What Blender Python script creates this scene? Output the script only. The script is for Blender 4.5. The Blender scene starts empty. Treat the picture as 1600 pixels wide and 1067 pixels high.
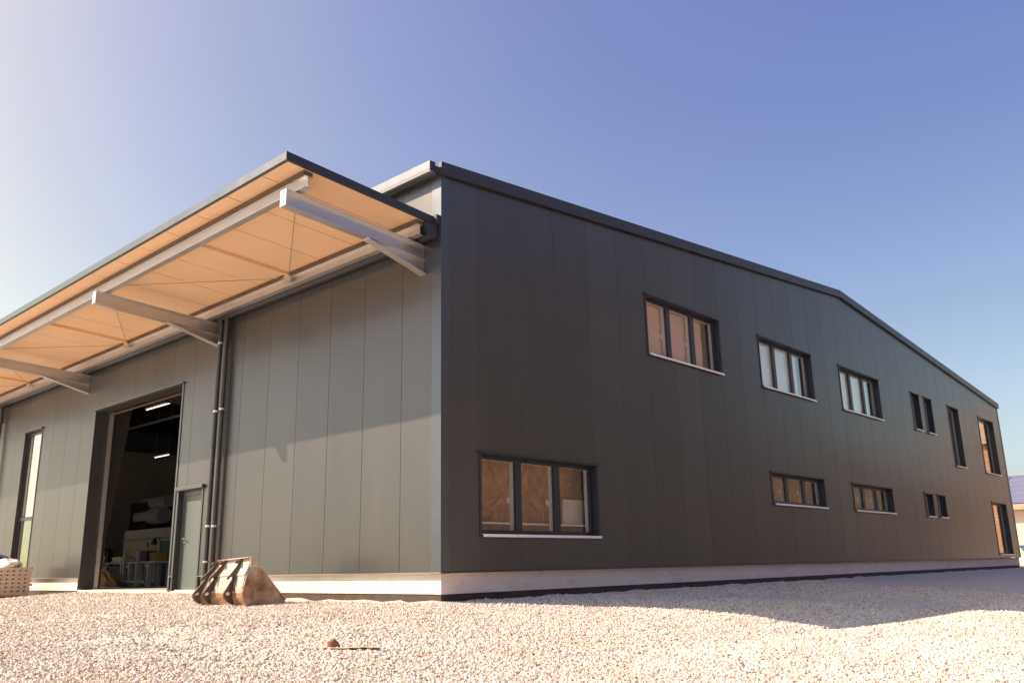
import bpy, bmesh, math, random
from mathutils import Vector, Matrix
random.seed(7)
R = math.radians
scene = bpy.context.scene
COL = scene.collection

# ------------------------------------------------------------------ camera
CAM = Vector((9.6466, -8.8694, 0.3563))
_yaw, _pitch, _roll = -0.7423, 0.2545, -0.0204
_f = Vector((math.sin(_yaw)*math.cos(_pitch), math.cos(_yaw)*math.cos(_pitch), math.sin(_pitch)))
_r = Vector((math.cos(_yaw), -math.sin(_yaw), 0)); _u = _r.cross(_f)
_c, _s = math.cos(_roll), math.sin(_roll)
_x = _c*_r + _s*_u; _y = -_s*_r + _c*_u
cam = bpy.data.cameras.new('camera'); cam_o = bpy.data.objects.new('camera', cam); COL.objects.link(cam_o)
cam.sensor_width = 36; cam.lens = 1344.97/1600*36; cam.clip_start = 0.05; cam.clip_end = 3000
M3 = Matrix((_x, _y, -_f)).transposed()
cam_o.matrix_world = Matrix.Translation(CAM) @ M3.to_4x4()
scene.camera = cam_o

# ------------------------------------------------------------------ sky and sun
SUN_TRAVEL = Vector((1.0, 1.0, -1.156)).normalized()
to_sun = -SUN_TRAVEL
elev = math.asin(to_sun.z); az = math.atan2(to_sun.x, to_sun.y)
world = bpy.data.worlds.new('World'); scene.world = world; world.use_nodes = True
wn = world.node_tree; wn.nodes.clear()
sky = wn.nodes.new('ShaderNodeTexSky'); sky.sky_type = 'NISHITA'; sky.sun_disc = False
sky.sun_elevation = elev; sky.sun_rotation = az
sky.altitude = 0; sky.air_density = 0.6; sky.dust_density = 3.0; sky.ozone_density = 1.0
# one colour response for the whole dome (the photograph's violet grading): per-channel gamma and gain
sep = wn.nodes.new('ShaderNodeSeparateColor'); com = wn.nodes.new('ShaderNodeCombineColor')
wn.links.new(sky.outputs[0], sep.inputs[0])
for k, (gam, gain) in enumerate(((1.26, 4.68), (1.24, 3.70), (0.57, 1.34))):
    m1 = wn.nodes.new('ShaderNodeMath'); m1.operation = 'MULTIPLY'; m1.inputs[1].default_value = 0.1
    m2 = wn.nodes.new('ShaderNodeMath'); m2.operation = 'POWER'; m2.inputs[1].default_value = gam
    m3 = wn.nodes.new('ShaderNodeMath'); m3.operation = 'MULTIPLY'; m3.inputs[1].default_value = gain*10/2.297
    wn.links.new(sep.outputs[k], m1.inputs[0]); wn.links.new(m1.outputs[0], m2.inputs[0]); wn.links.new(m2.outputs[0], m3.inputs[0])
    m4 = wn.nodes.new('ShaderNodeMath'); m4.operation = 'SMOOTH_MIN'; m4.inputs[1].default_value = (6.9, 6.7, 9.6)[k]; m4.inputs[2].default_value = 1.5
    wn.links.new(m3.outputs[0], m4.inputs[0]); wn.links.new(m4.outputs[0], com.inputs[k])
bg = wn.nodes.new('ShaderNodeBackground'); bg.inputs[1].default_value = 0.10
wo = wn.nodes.new('ShaderNodeOutputWorld')
wn.links.new(com.outputs[0], bg.inputs[0]); wn.links.new(bg.outputs[0], wo.inputs[0])
sun = bpy.data.lights.new('sun', 'SUN'); sun.energy = 3.8; sun.angle = R(0.53); sun.color = (1.0, 0.75, 0.52)
sun_o = bpy.data.objects.new('sun', sun); COL.objects.link(sun_o)
sun_o.rotation_euler = SUN_TRAVEL.to_track_quat('-Z', 'Y').to_euler(); sun_o.location = (-20, -20, 30)
scene.view_settings.view_transform = 'Standard'; scene.view_settings.look = 'None'
scene.view_settings.exposure = 1.3; scene.view_settings.gamma = 1.0
scene.cycles.max_bounces = 10; scene.cycles.transparent_max_bounces = 24
scene.cycles.diffuse_bounces = 6; scene.cycles.glossy_bounces = 5
scene.cycles.use_denoising = True

# ------------------------------------------------------------------ materials
def mat(name, color, rough=0.6, metal=0.0, spec=0.5, var=0.0, vscale=8.0, bump=0.0, bscale=40.0, coat=0.0, stretch=None, emit=0.0):
    m = bpy.data.materials.new(name); m.use_nodes = True
    nt = m.node_tree; b = nt.nodes['Principled BSDF']
    b.inputs['Base Color'].default_value = (*color, 1); b.inputs['Roughness'].default_value = rough
    b.inputs['Metallic'].default_value = metal; b.inputs['Specular IOR Level'].default_value = spec
    b.inputs['Coat Weight'].default_value = coat
    if emit:
        b.inputs['Emission Color'].default_value = (*color, 1); b.inputs['Emission Strength'].default_value = emit
    if var or bump:
        tc = nt.nodes.new('ShaderNodeTexCoord'); mp = nt.nodes.new('ShaderNodeMapping')
        nt.links.new(tc.outputs['Object'], mp.inputs[0])
        if stretch: mp.inputs['Scale'].default_value = stretch
    if var:
        n = nt.nodes.new('ShaderNodeTexNoise'); n.inputs['Scale'].default_value = vscale; n.inputs['Detail'].default_value = 6
        n.inputs['Roughness'].default_value = 0.65
        nt.links.new(mp.outputs[0], n.inputs[0])
        r = nt.nodes.new('ShaderNodeValToRGB')
        r.color_ramp.elements[0].position = 0.28; r.color_ramp.elements[1].position = 0.72
        r.color_ramp.elements[0].color = (*[max(0, c*(1-var)) for c in color], 1)
        r.color_ramp.elements[1].color = (*[min(1, c*(1+var)) for c in color], 1)
        nt.links.new(n.outputs[0], r.inputs[0]); nt.links.new(r.outputs[0], b.inputs['Base Color'])
        rr = nt.nodes.new('ShaderNodeMapRange'); rr.inputs[3].default_value = max(0.03, rough-0.08); rr.inputs[4].default_value = min(1, rough+0.08)
        nt.links.new(n.outputs[0], rr.inputs[0]); nt.links.new(rr.outputs[0], b.inputs['Roughness'])
    if bump:
        n2 = nt.nodes.new('ShaderNodeTexNoise'); n2.inputs['Scale'].default_value = bscale; n2.inputs['Detail'].default_value = 5
        nt.links.new(mp.outputs[0], n2.inputs[0])
        bp = nt.nodes.new('ShaderNodeBump'); bp.inputs['Strength'].default_value = bump; bp.inputs['Distance'].default_value = 0.01
        nt.links.new(n2.outputs[0], bp.inputs['Height']); nt.links.new(bp.outputs[0], b.inputs['Normal'])
    return m

def panel_mat():
    # coil-coated steel: faint large-scale oil-canning and dust
    m = bpy.data.materials.new('panel_steel'); m.use_nodes = True; nt = m.node_tree; b = nt.nodes['Principled BSDF']
    geo = nt.nodes.new('ShaderNodeNewGeometry')
    oi = nt.nodes.new('ShaderNodeObjectInfo')
    n = nt.nodes.new('ShaderNodeTexNoise'); n.inputs['Scale'].default_value = 1.1; n.inputs['Detail'].default_value = 7; n.inputs['Roughness'].default_value = 0.6
    mp = nt.nodes.new('ShaderNodeMapping'); mp.inputs['Scale'].default_value = (1.6, 1.6, 0.35)
    nt.links.new(geo.outputs['Position'], mp.inputs[0]); nt.links.new(mp.outputs[0], n.inputs[0])
    r = nt.nodes.new('ShaderNodeValToRGB')
    r.color_ramp.elements[0].position = 0.3; r.color_ramp.elements[1].position = 0.75
    r.color_ramp.elements[0].color = (0.082, 0.086, 0.089, 1); r.color_ramp.elements[1].color = (0.096, 0.099, 0.101, 1)
    nt.links.new(n.outputs[0], r.inputs[0])
    hsv = nt.nodes.new('ShaderNodeHueSaturation')
    mr = nt.nodes.new('ShaderNodeMapRange'); mr.inputs[3].default_value = 0.91; mr.inputs[4].default_value = 1.08
    nt.links.new(oi.outputs['Random'], mr.inputs[0]); nt.links.new(mr.outputs[0], hsv.inputs['Value'])
    nt.links.new(r.outputs[0], hsv.inputs['Color']); nt.links.new(hsv.outputs[0], b.inputs['Base Color'])
    rr = nt.nodes.new('ShaderNodeMapRange'); rr.inputs[3].default_value = 0.35; rr.inputs[4].default_value = 0.42
    nt.links.new(n.outputs[0], rr.inputs[0]); nt.links.new(rr.outputs[0], b.inputs['Roughness'])
    b.inputs['Metallic'].default_value = 0.6
    b.inputs['Coat Weight'].default_value = 0.22; b.inputs['Coat Roughness'].default_value = 0.17; b.inputs['Coat IOR'].default_value = 1.65
    w = nt.nodes.new('ShaderNodeTexNoise'); w.inputs['Scale'].default_value = 0.9; w.inputs['Detail'].default_value = 2
    nt.links.new(mp.outputs[0], w.inputs[0])
    bp = nt.nodes.new('ShaderNodeBump'); bp.inputs['Strength'].default_value = 0.2; bp.inputs['Distance'].default_value = 0.02
    nt.links.new(w.outputs[0], bp.inputs['Height']); nt.links.new(bp.outputs[0], b.inputs['Normal']); nt.links.new(bp.outputs[0], b.inputs['Coat Normal'])
    return m

def glass_mat():
    m = bpy.data.materials.new('window_glass'); m.use_nodes = True; nt = m.node_tree; nt.nodes.clear()
    o = nt.nodes.new('ShaderNodeOutputMaterial'); mx = nt.nodes.new('ShaderNodeMixShader')
    t = nt.nodes.new('ShaderNodeBsdfTransparent'); t.inputs[0].default_value = (0.965, 0.975, 0.97, 1)
    g = nt.nodes.new('ShaderNodeBsdfGlossy'); g.inputs[0].default_value = (1, 1, 1, 1); g.inputs[1].default_value = 0.004
    lw = nt.nodes.new('ShaderNodeLayerWeight'); lw.inputs[0].default_value = 0.5     # Schlick reflectance of coated glazing
    p5 = nt.nodes.new('ShaderNodeMath'); p5.operation = 'POWER'; p5.inputs[1].default_value = 4.2; nt.links.new(lw.outputs['Facing'], p5.inputs[0])
    fr = nt.nodes.new('ShaderNodeMath'); fr.operation = 'MULTIPLY_ADD'; fr.inputs[1].default_value = 0.9; fr.inputs[2].default_value = 0.09; nt.links.new(p5.outputs[0], fr.inputs[0])
    geo = nt.nodes.new('ShaderNodeNewGeometry'); mp = nt.nodes.new('ShaderNodeMapping'); mp.inputs['Scale'].default_value = (1, 1, 1)
    n = nt.nodes.new('ShaderNodeTexNoise'); n.inputs['Scale'].default_value = 1.3; n.inputs['Detail'].default_value = 1
    nt.links.new(geo.outputs['Position'], n.inputs[0])
    bp = nt.nodes.new('ShaderNodeBump'); bp.inputs['Strength'].default_value = 0.05; bp.inputs['Distance'].default_value = 0.02
    nt.links.new(n.outputs[0], bp.inputs['Height']); nt.links.new(bp.outputs[0], g.inputs['Normal'])
    nt.links.new(fr.outputs[0], mx.inputs[0]); nt.links.new(t.outputs[0], mx.inputs[1]); nt.links.new(g.outputs[0], mx.inputs[2])
    nt.links.new(mx.outputs[0], o.inputs[0]); return m

def gravel_mat(name, stones):
    m = bpy.data.materials.new(name); m.use_nodes = True; nt = m.node_tree; b = nt.nodes['Principled BSDF']
    b.inputs['Roughness'].default_value = 0.9; b.inputs['Specular IOR Level'].default_value = 0.25
    ramp = nt.nodes.new('ShaderNodeValToRGB'); cr = ramp.color_ramp; cr.interpolation = 'LINEAR'
    cols = [(0.0, (0.30, 0.19, 0.14)), (0.04, (0.46, 0.41, 0.37)), (0.20, (0.61, 0.565, 0.53)), (0.55, (0.70, 0.675, 0.645)), (0.85, (0.77, 0.76, 0.74)), (1.0, (0.48, 0.45, 0.42))]
    while len(cr.elements) < len(cols): cr.elements.new(0.5)
    for e, (p, c) in zip(cr.elements, cols): e.position = p; e.color = (*c, 1)
    geo = nt.nodes.new('ShaderNodeNewGeometry')
    big = nt.nodes.new('ShaderNodeTexNoise'); big.inputs['Scale'].default_value = 0.8; big.inputs['Detail'].default_value = 6; big.inputs['Roughness'].default_value = 0.65
    nt.links.new(geo.outputs['Position'], big.inputs[0])
    tone = nt.nodes.new('ShaderNodeMix'); tone.data_type = 'RGBA'; tone.blend_type = 'MULTIPLY'; tone.inputs[0].default_value = 1
    tr = nt.nodes.new('ShaderNodeValToRGB'); tr.color_ramp.elements[0].position = 0.3; tr.color_ramp.elements[1].position = 0.7
    tr.color_ramp.elements[0].color = (0.94, 0.86, 0.79, 1); tr.color_ramp.elements[1].color = (1, 1, 1, 1)
    nt.links.new(big.outputs[0], tr.inputs[0]); nt.links.new(tr.outputs[0], tone.inputs[7])
    if stones:
        oi = nt.nodes.new('ShaderNodeObjectInfo'); nt.links.new(oi.outputs['Random'], ramp.inputs[0])
        nz = nt.nodes.new('ShaderNodeTexNoise'); nz.inputs['Scale'].default_value = 90; nz.inputs['Detail'].default_value = 3
        nt.links.new(geo.outputs['Position'], nz.inputs[0])
        mx = nt.nodes.new('ShaderNodeMix'); mx.data_type = 'RGBA'; mx.blend_type = 'OVERLAY'; mx.inputs[0].default_value = 0.25
        nt.links.new(ramp.outputs[0], mx.inputs[6]); nt.links.new(nz.outputs[0], mx.inputs[7])
        nt.links.new(mx.outputs[2], tone.inputs[6])
    else:
        v = nt.nodes.new('ShaderNodeTexVoronoi'); v.inputs['Scale'].default_value = 42
        nt.links.new(geo.outputs['Position'], v.inputs[0])
        sep = nt.nodes.new('ShaderNodeSeparateColor'); nt.links.new(v.outputs['Color'], sep.inputs[0])
        nt.links.new(sep.outputs[0], ramp.inputs[0]); nt.links.new(ramp.outputs[0], tone.inputs[6])
        v2 = nt.nodes.new('ShaderNodeTexVoronoi'); v2.inputs['Scale'].default_value = 42
        nt.links.new(geo.outputs['Position'], v2.inputs[0])
        inv = nt.nodes.new('ShaderNodeMath'); inv.operation = 'SUBTRACT'; inv.inputs[0].default_value = 1
        nt.links.new(v2.outputs['Distance'], inv.inputs[1])
        bp = nt.nodes.new('ShaderNodeBump'); bp.inputs['Strength'].default_value = 0.9; bp.inputs['Distance'].default_value = 0.02
        nt.links.new(inv.outputs[0], bp.inputs['Height']); nt.links.new(bp.outputs[0], b.inputs['Normal'])
    nt.links.new(tone.outputs[2], b.inputs['Base Color'])
    return m

def rust_mat():
    m = bpy.data.materials.new('worn_bucket_steel'); m.use_nodes = True; nt = m.node_tree; b = nt.nodes['Principled BSDF']
    geo = nt.nodes.new('ShaderNodeNewGeometry')
    n = nt.nodes.new('ShaderNodeTexNoise'); n.inputs['Scale'].default_value = 3.2; n.inputs['Detail'].default_value = 8; n.inputs['Roughness'].default_value = 0.7
    nt.links.new(geo.outputs['Position'], n.inputs[0])
    r = nt.nodes.new('ShaderNodeValToRGB'); cr = r.color_ramp
    cols = [(0.36, (0.16, 0.09, 0.06)), (0.46, (0.33, 0.215, 0.155)), (0.55, (0.42, 0.31, 0.24)), (0.64, (0.54, 0.46, 0.38))]
    while len(cr.elements) < 4: cr.elements.new(0.5)
    for e, (p, c) in zip(cr.elements, cols): e.position = p; e.color = (*c, 1)
    nt.links.new(n.outputs[0], r.inputs[0]); nt.links.new(r.outputs[0], b.inputs['Base Color'])
    b.inputs['Roughness'].default_value = 0.55; b.inputs['Metallic'].default_value = 0.25
    n2 = nt.nodes.new('ShaderNodeTexNoise'); n2.inputs['Scale'].default_value = 40; n2.inputs['Detail'].default_value = 5
    nt.links.new(geo.outputs['Position'], n2.inputs[0])
    bp = nt.nodes.new('ShaderNodeBump'); bp.inputs['Strength'].default_value = 0.25; bp.inputs['Distance'].default_value = 0.01
    nt.links.new(n2.outputs[0], bp.inputs['Height']); nt.links.new(bp.outputs[0], b.inputs['Normal'])
    return m

def painted_worn(name, paint, rust, lo=0.55, hi=0.62, scale=5.0):
    m = bpy.data.materials.new(name); m.use_nodes = True; nt = m.node_tree; b = nt.nodes['Principled BSDF']
    geo = nt.nodes.new('ShaderNodeNewGeometry')
    n = nt.nodes.new('ShaderNodeTexNoise'); n.inputs['Scale'].default_value = scale; n.inputs['Detail'].default_value = 8; n.inputs['Roughness'].default_value = 0.7
    nt.links.new(geo.outputs['Position'], n.inputs[0])
    r = nt.nodes.new('ShaderNodeValToRGB'); r.color_ramp.elements[0].position = lo; r.color_ramp.elements[1].position = hi
    r.color_ramp.elements[0].color = (*paint, 1); r.color_ramp.elements[1].color = (*rust, 1)
    nt.links.new(n.outputs[0], r.inputs[0]); nt.links.new(r.outputs[0], b.inputs['Base Color'])
    b.inputs['Roughness'].default_value = 0.5
    return m

def galv_mat():
    m = mat('galvanised_steel', (0.64, 0.64, 0.65), 0.38, metal=0.92, var=0.05, vscale=3, bump=0.05, bscale=20)
    return m

def osb_mat():
    m = bpy.data.materials.new('oriented_strand_board'); m.use_nodes = True; nt = m.node_tree; b = nt.nodes['Principled BSDF']
    geo = nt.nodes.new('ShaderNodeNewGeometry'); mp = nt.nodes.new('ShaderNodeMapping'); mp.inputs['Scale'].default_value = (1, 1, 0.8)
    nt.links.new(geo.outputs['Position'], mp.inputs[0])
    n = nt.nodes.new('ShaderNodeTexNoise'); n.inputs['Scale'].default_value = 2.6; n.inputs['Detail'].default_value = 10; n.inputs['Roughness'].default_value = 0.72; n.inputs['Distortion'].default_value = 2.2
    nt.links.new(mp.outputs[0], n.inputs[0])
    r = nt.nodes.new('ShaderNodeValToRGB'); cr = r.color_ramp
    cols = [(0.32, (0.28, 0.12, 0.055)), (0.48, (0.52, 0.25, 0.12)), (0.60, (0.68, 0.36, 0.19)), (0.70, (0.85, 0.62, 0.45))]
    while len(cr.elements) < 4: cr.elements.new(0.5)
    for e, (p, c) in zip(cr.elements, cols): e.position = p; e.color = (*c, 1)
    nt.links.new(n.outputs[0], r.inputs[0]); nt.links.new(r.outputs[0], b.inputs['Base Color']); b.inputs['Roughness'].default_value = 0.7
    return m

def stained_concrete():
    m = mat('plinth_concrete', (0.72, 0.67, 0.61), 0.85, var=0.08, vscale=1.3, bump=0.12, bscale=60); nt = m.node_tree; b = nt.nodes['Principled BSDF']
    base = b.inputs['Base Color'].links[0].from_socket
    geo = nt.nodes.new('ShaderNodeNewGeometry'); mp = nt.nodes.new('ShaderNodeMapping'); mp.inputs['Scale'].default_value = (3.2, 3.2, 9); nt.links.new(geo.outputs['Position'], mp.inputs[0])
    n = nt.nodes.new('ShaderNodeTexNoise'); n.inputs['Scale'].default_value = 1; n.inputs['Detail'].default_value = 8; n.inputs['Roughness'].default_value = 0.7; nt.links.new(mp.outputs[0], n.inputs[0])
    r = nt.nodes.new('ShaderNodeValToRGB'); r.color_ramp.elements[0].position = 0.53; r.color_ramp.elements[1].position = 0.72; nt.links.new(n.outputs[0], r.inputs[0])
    sc = nt.nodes.new('ShaderNodeMath'); sc.operation = 'MULTIPLY'; sc.inputs[1].default_value = 0.4; nt.links.new(r.outputs[0], sc.inputs[0])
    mx = nt.nodes.new('ShaderNodeMix'); mx.data_type = 'RGBA'; mx.inputs[7].default_value = (0.40, 0.31, 0.24, 1)
    nt.links.new(sc.outputs[0], mx.inputs[0]); nt.links.new(base, mx.inputs[6]); nt.links.new(mx.outputs[2], b.inputs['Base Color']); return m

MT = dict(
    panel=panel_mat(), glass=glass_mat(), ground=gravel_mat('gravel_ground', False), stone=gravel_mat('gravel_stone', True),
    joint=mat('joint_strip', (0.17, 0.17, 0.17), 0.5),
    trim=mat('anthracite_trim', (0.030, 0.034, 0.044), 0.38, var=0.08, vscale=3),
    ctrim=mat('corner_trim_steel', (0.125, 0.143, 0.16), 0.36, metal=0.8, var=0.06, vscale=2),
    soffit=mat('canopy_soffit', (0.78, 0.53, 0.33), 0.55, var=0.035, vscale=0.9),  # whitish liners; warm gravel bounce and colour grading are put into the tan
    galv=galv_mat(),
    gutter=mat('zinc_gutter', (0.40, 0.42, 0.44), 0.35, metal=0.7, var=0.06, vscale=3),
    concrete=stained_concrete(),
    bitumen=mat('bitumen_coating', (0.055, 0.038, 0.030), 0.75, var=0.4, vscale=4, bump=0.3, bscale=30),
    frame=mat('anthracite_window_frame', (0.026, 0.031, 0.042), 0.35, var=0.05, vscale=5),
    white=mat('white_inner_frame', (0.88, 0.87, 0.82), 0.4, var=0.03, vscale=4),
    sill=mat('white_sill', (0.92, 0.91, 0.90), 0.35, metal=0.0, var=0.05, vscale=6),
    dark=mat('dark_reveal', (0.035, 0.036, 0.04), 0.5, var=0.1, vscale=3),
    door=mat('sage_grey_door', (0.10, 0.128, 0.132), 0.45, var=0.04, vscale=2),
    roof=mat('roof_sheet', (0.06, 0.065, 0.075), 0.4, var=0.08, vscale=2),
    steel=mat('column_paint', (0.05, 0.05, 0.053), 0.5, var=0.1, vscale=3),
    floor=mat('hall_floor', (0.44, 0.42, 0.40), 0.5, var=0.15, vscale=1.5),
    inner=mat('interior_wall', (0.52, 0.48, 0.45), 0.8, var=0.08, vscale=1.2),
    ceil=mat('interior_ceiling', (0.10, 0.10, 0.10), 0.8, var=0.1, vscale=2),
    plaster=mat('office_plaster', (0.72, 0.60, 0.55), 0.85, var=0.04, vscale=2),
    brown_strip=mat('dark_brown_strip', (0.13, 0.085, 0.05), 0.8, var=0.3, vscale=4),
    blind=mat('pinkish_paper_blind', (0.80, 0.55, 0.48), 0.8, var=0.05, vscale=1.5),
    blind2=mat('sky_paled_grey_blind', (0.88, 0.81, 0.79), 0.8, var=0.04, vscale=1.5),  # paler copy of the pinkish blind; sky reflection put into its colour
    blind3=mat('sky_paled_white_blind', (0.90, 0.88, 0.84), 0.8, var=0.04, vscale=1.5),  # palest copy, with stronger sky reflection painted in
    osb=osb_mat(), tube=mat('tube_light', (1.0, 0.93, 0.82), 0.5, emit=0.8),
    grey=mat('grey_steel_paint', (0.46, 0.48, 0.50), 0.45, var=0.1, vscale=6),
    cream=mat('cream_cabinet', (0.80, 0.75, 0.68), 0.5, var=0.06, vscale=3),
    wood=mat('raw_timber', (0.46, 0.27, 0.14), 0.75, var=0.25, vscale=5, stretch=(1, 8, 8), bump=0.2, bscale=30),
    paledeck=mat('weathered_timber', (0.58, 0.45, 0.35), 0.8, var=0.22, vscale=5, stretch=(1, 8, 8), bump=0.2, bscale=30),
    rust=rust_mat(), bpaint=painted_worn('worn_light_paint', (0.50, 0.47, 0.43), (0.34, 0.23, 0.15), 0.52, 0.68, 4.5),
    brust=painted_worn('rusty_orange_steel', (0.33, 0.22, 0.145), (0.24, 0.125, 0.07), 0.4, 0.6, 6.0),
    hook=mat('dark_hook_steel', (0.11, 0.085, 0.07), 0.5, metal=0.3, var=0.35, vscale=9),
    film=mat('wrinkled_plastic', (0.80, 0.80, 0.80), 0.25, var=0.1, vscale=9, bump=0.6, bscale=12),
    blue=mat('blue_cover', (0.02, 0.06, 0.22), 0.45, var=0.15, vscale=6),
    red=mat('red_plastic', (0.13, 0.025, 0.02), 0.4, var=0.1, vscale=6),
    yellow=mat('yellow_plastic', (0.28, 0.21, 0.05), 0.45, var=0.1, vscale=6),
    green=mat('green_enamel', (0.12, 0.24, 0.15), 0.4, var=0.1, vscale=6),
    black=mat('black_plastic', (0.02, 0.02, 0.02), 0.45, var=0.1, vscale=6),
    card=mat('cardboard', (0.60, 0.40, 0.24), 0.85, var=0.12, vscale=5),
    paper=mat('pale_wrapping', (0.74, 0.64, 0.52), 0.8, var=0.1, vscale=6, bump=0.5, bscale=10),
    leaf=mat('dry_leaf', (0.20, 0.095, 0.045), 0.7, var=0.35, vscale=30),
    chrome=mat('door_hardware', (0.62, 0.60, 0.56), 0.25, metal=0.9, var=0.05),
    pipe=mat('downpipe_paint', (0.060, 0.062, 0.066), 0.30, metal=0.25, var=0.1, vscale=4),
    rod=mat('brace_rod', (0.30, 0.24, 0.18), 0.5, metal=0.4, var=0.1, vscale=8),
    nwall=mat('pale_render', (0.70, 0.58, 0.48), 0.85, var=0.06, vscale=1.0),
    nroof=mat('clay_roof_edge', (0.38, 0.28, 0.22), 0.7, var=0.15, vscale=3),
    solar=mat('solar_panel', (0.16, 0.18, 0.28), 0.2, spec=0.7, var=0.1, vscale=2),
    alu=mat('aluminium', (0.72, 0.72, 0.73), 0.3, metal=0.8, var=0.05),
    bank=mat('brown_wooded_slope', (0.060, 0.047, 0.036), 0.95, var=0.45, vscale=0.35, bump=0.8, bscale=2),
    skip=mat('blue_skip_paint', (0.05, 0.16, 0.24), 0.5, var=0.15, vscale=4),
)

# ------------------------------------------------------------------ helpers
class MB:
    def __init__(s): s.v = []; s.f = []; s.mi = []
    def poly(s, pts, faces, mi=0):
        o = len(s.v); s.v += [tuple(p) for p in pts]
        for fc in faces: s.f.append(tuple(o+i for i in fc)); s.mi.append(mi)
        return s
    def box(s, x0, x1, y0, y1, z0, z1, mi=0):
        if x0 > x1: x0, x1 = x1, x0
        if y0 > y1: y0, y1 = y1, y0
        if z0 > z1: z0, z1 = z1, z0
        return s.poly([(x0,y0,z0),(x1,y0,z0),(x1,y1,z0),(x0,y1,z0),(x0,y0,z1),(x1,y0,z1),(x1,y1,z1),(x0,y1,z1)],
                      [(0,3,2,1),(4,5,6,7),(0,1,5,4),(1,2,6,5),(2,3,7,6),(3,0,4,7)], mi)
    def hexa(s, p, mi=0):   # 8 corners: bottom ring then top ring
        return s.poly(p, [(0,3,2,1),(4,5,6,7),(0,1,5,4),(1,2,6,5),(2,3,7,6),(3,0,4,7)], mi)
    def prism(s, prof, a, b, axis='x', mi=0):  # prof list of 2d pts; extruded along axis from a to b
        n = len(prof)
        def P(t, q):
            return {'x': (t, q[0], q[1]), 'y': (q[0], t, q[1]), 'z': (q[0], q[1], t)}[axis]
        pts = [P(a, q) for q in prof] + [P(b, q) for q in prof]
        fs = [tuple(range(n))[::-1], tuple(range(n, 2*n))] + [(i, (i+1) % n, n+(i+1) % n, n+i) for i in range(n)]
        return s.poly(pts, fs, mi)
    def tube(s, pts, r, n=12, mi=0, cap=True):
        pts = [Vector(p) for p in pts]; rings = []; o = len(s.v)
        rad = r if isinstance(r, (list, tuple)) else [r]*len(pts)
        for i, p in enumerate(pts):
            d = (pts[min(i+1, len(pts)-1)] - pts[max(i-1, 0)]).normalized()
            a = d.cross(Vector((0, 0, 1)) if abs(d.z) < 0.9 else Vector((1, 0, 0))).normalized(); b = d.cross(a)
            for k in range(n):
                t = 2*math.pi*k/n; s.v.append(tuple(p + (a*math.cos(t)+b*math.sin(t))*rad[i]))
        for i in range(len(pts)-1):
            for k in range(n):
                s.f.append((o+i*n+k, o+i*n+(k+1) % n, o+(i+1)*n+(k+1) % n, o+(i+1)*n+k)); s.mi.append(mi)
        if cap:
            s.f.append(tuple(o+k for k in range(n))[::-1]); s.mi.append(mi)
            s.f.append(tuple(o+(len(pts)-1)*n+k for k in range(n))); s.mi.append(mi)
        return s
    def mesh(s, name, mats, smooth=False):
        me = bpy.data.meshes.new(name); me.from_pydata(s.v, [], s.f)
        for m in (mats if isinstance(mats, (list, tuple)) else [mats]): me.materials.append(MT[m] if isinstance(m, str) else m)
        me.polygons.foreach_set('material_index', s.mi)
        bm = bmesh.new(); bm.from_mesh(me); bmesh.ops.recalc_face_normals(bm, faces=bm.faces); bm.to_mesh(me); bm.free()
        if smooth: me.polygons.foreach_set('use_smooth', [True]*len(me.polygons))
        me.update(); return me
    def build(s, name, mats, parent=None, smooth=False, bevel=0.0):
        o = bpy.data.objects.new(name, s.mesh(name, mats, smooth)); COL.objects.link(o)
        if parent is not None: o.parent = parent
        if bevel:
            md = o.modifiers.new('bevel', 'BEVEL'); md.width = bevel; md.segments = 2; md.limit_method = 'ANGLE'; md.angle_limit = R(40)
        if smooth:
            try:
                md = o.modifiers.new('es', 'EDGE_SPLIT'); md.split_angle = R(40)
            except Exception: pass
        return o

def empty(name, parent=None, loc=(0, 0, 0)):
    o = bpy.data.objects.new(name, None); COL.objects.link(o); o.empty_display_size = 0.2
    if parent is not None: o.parent = parent
    o.location = loc; return o
def tag(o, label, cat, group=None):
    o['label'] = label; o['category'] = cat
    if group: o['group'] = group
    return o
def put(name, me, parent=None, loc=(0, 0, 0)):
    o = bpy.data.objects.new(name, me); COL.objects.link(o)
    if parent is not None: o.parent = parent
    o.location = loc; return o
def part(name, m, parent, boxes, bevel=0.0):
    o = None
    for q in boxes:
        w = MB().box(*q).build(name, m, parent, bevel=bevel); o = o or w
    return o
def ring(name, m, parent, axis, d0, d1, a0, a1, z0, z1, wa, wb, wt, bevel=0.0):
    """one closed rectangular frame; axis 'x' = frame in the yz plane, 'y' = in the xz plane; wa side width, wb bottom, wt top"""
    O = [(a0, z0), (a1, z0), (a1, z1), (a0, z1)]; I = [(a0+wa, z0+wb), (a1-wa, z0+wb), (a1-wa, z1-wt), (a0+wa, z1-wt)]
    P = lambda d, q: (d, q[0], q[1]) if axis == 'x' else (q[0], d, q[1])
    pts = [P(d0, q) for q in O]+[P(d0, q) for q in I]+[P(d1, q) for q in O]+[P(d1, q) for q in I]; F = []
    for k in range(4):
        n = (k+1) % 4
        F += [(k, n, 4+n, 4+k), (8+k, 8+n, 12+n, 12+k), (k, n, 8+n, 8+k), (4+k, 4+n, 12+n, 12+k)]
    return MB().poly(pts, F).build(name, m, parent, bevel=bevel)

def interp(x, tab):
    if x <= tab[0][0]: return tab[0][1]
    for (a, b), (c, d) in zip(tab, tab[1:]):
        if x <= c:
            t = (x-a)/(c-a); t = t*t*(3-2*t); return b+(d-b)*t
    return tab[-1][1]

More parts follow.
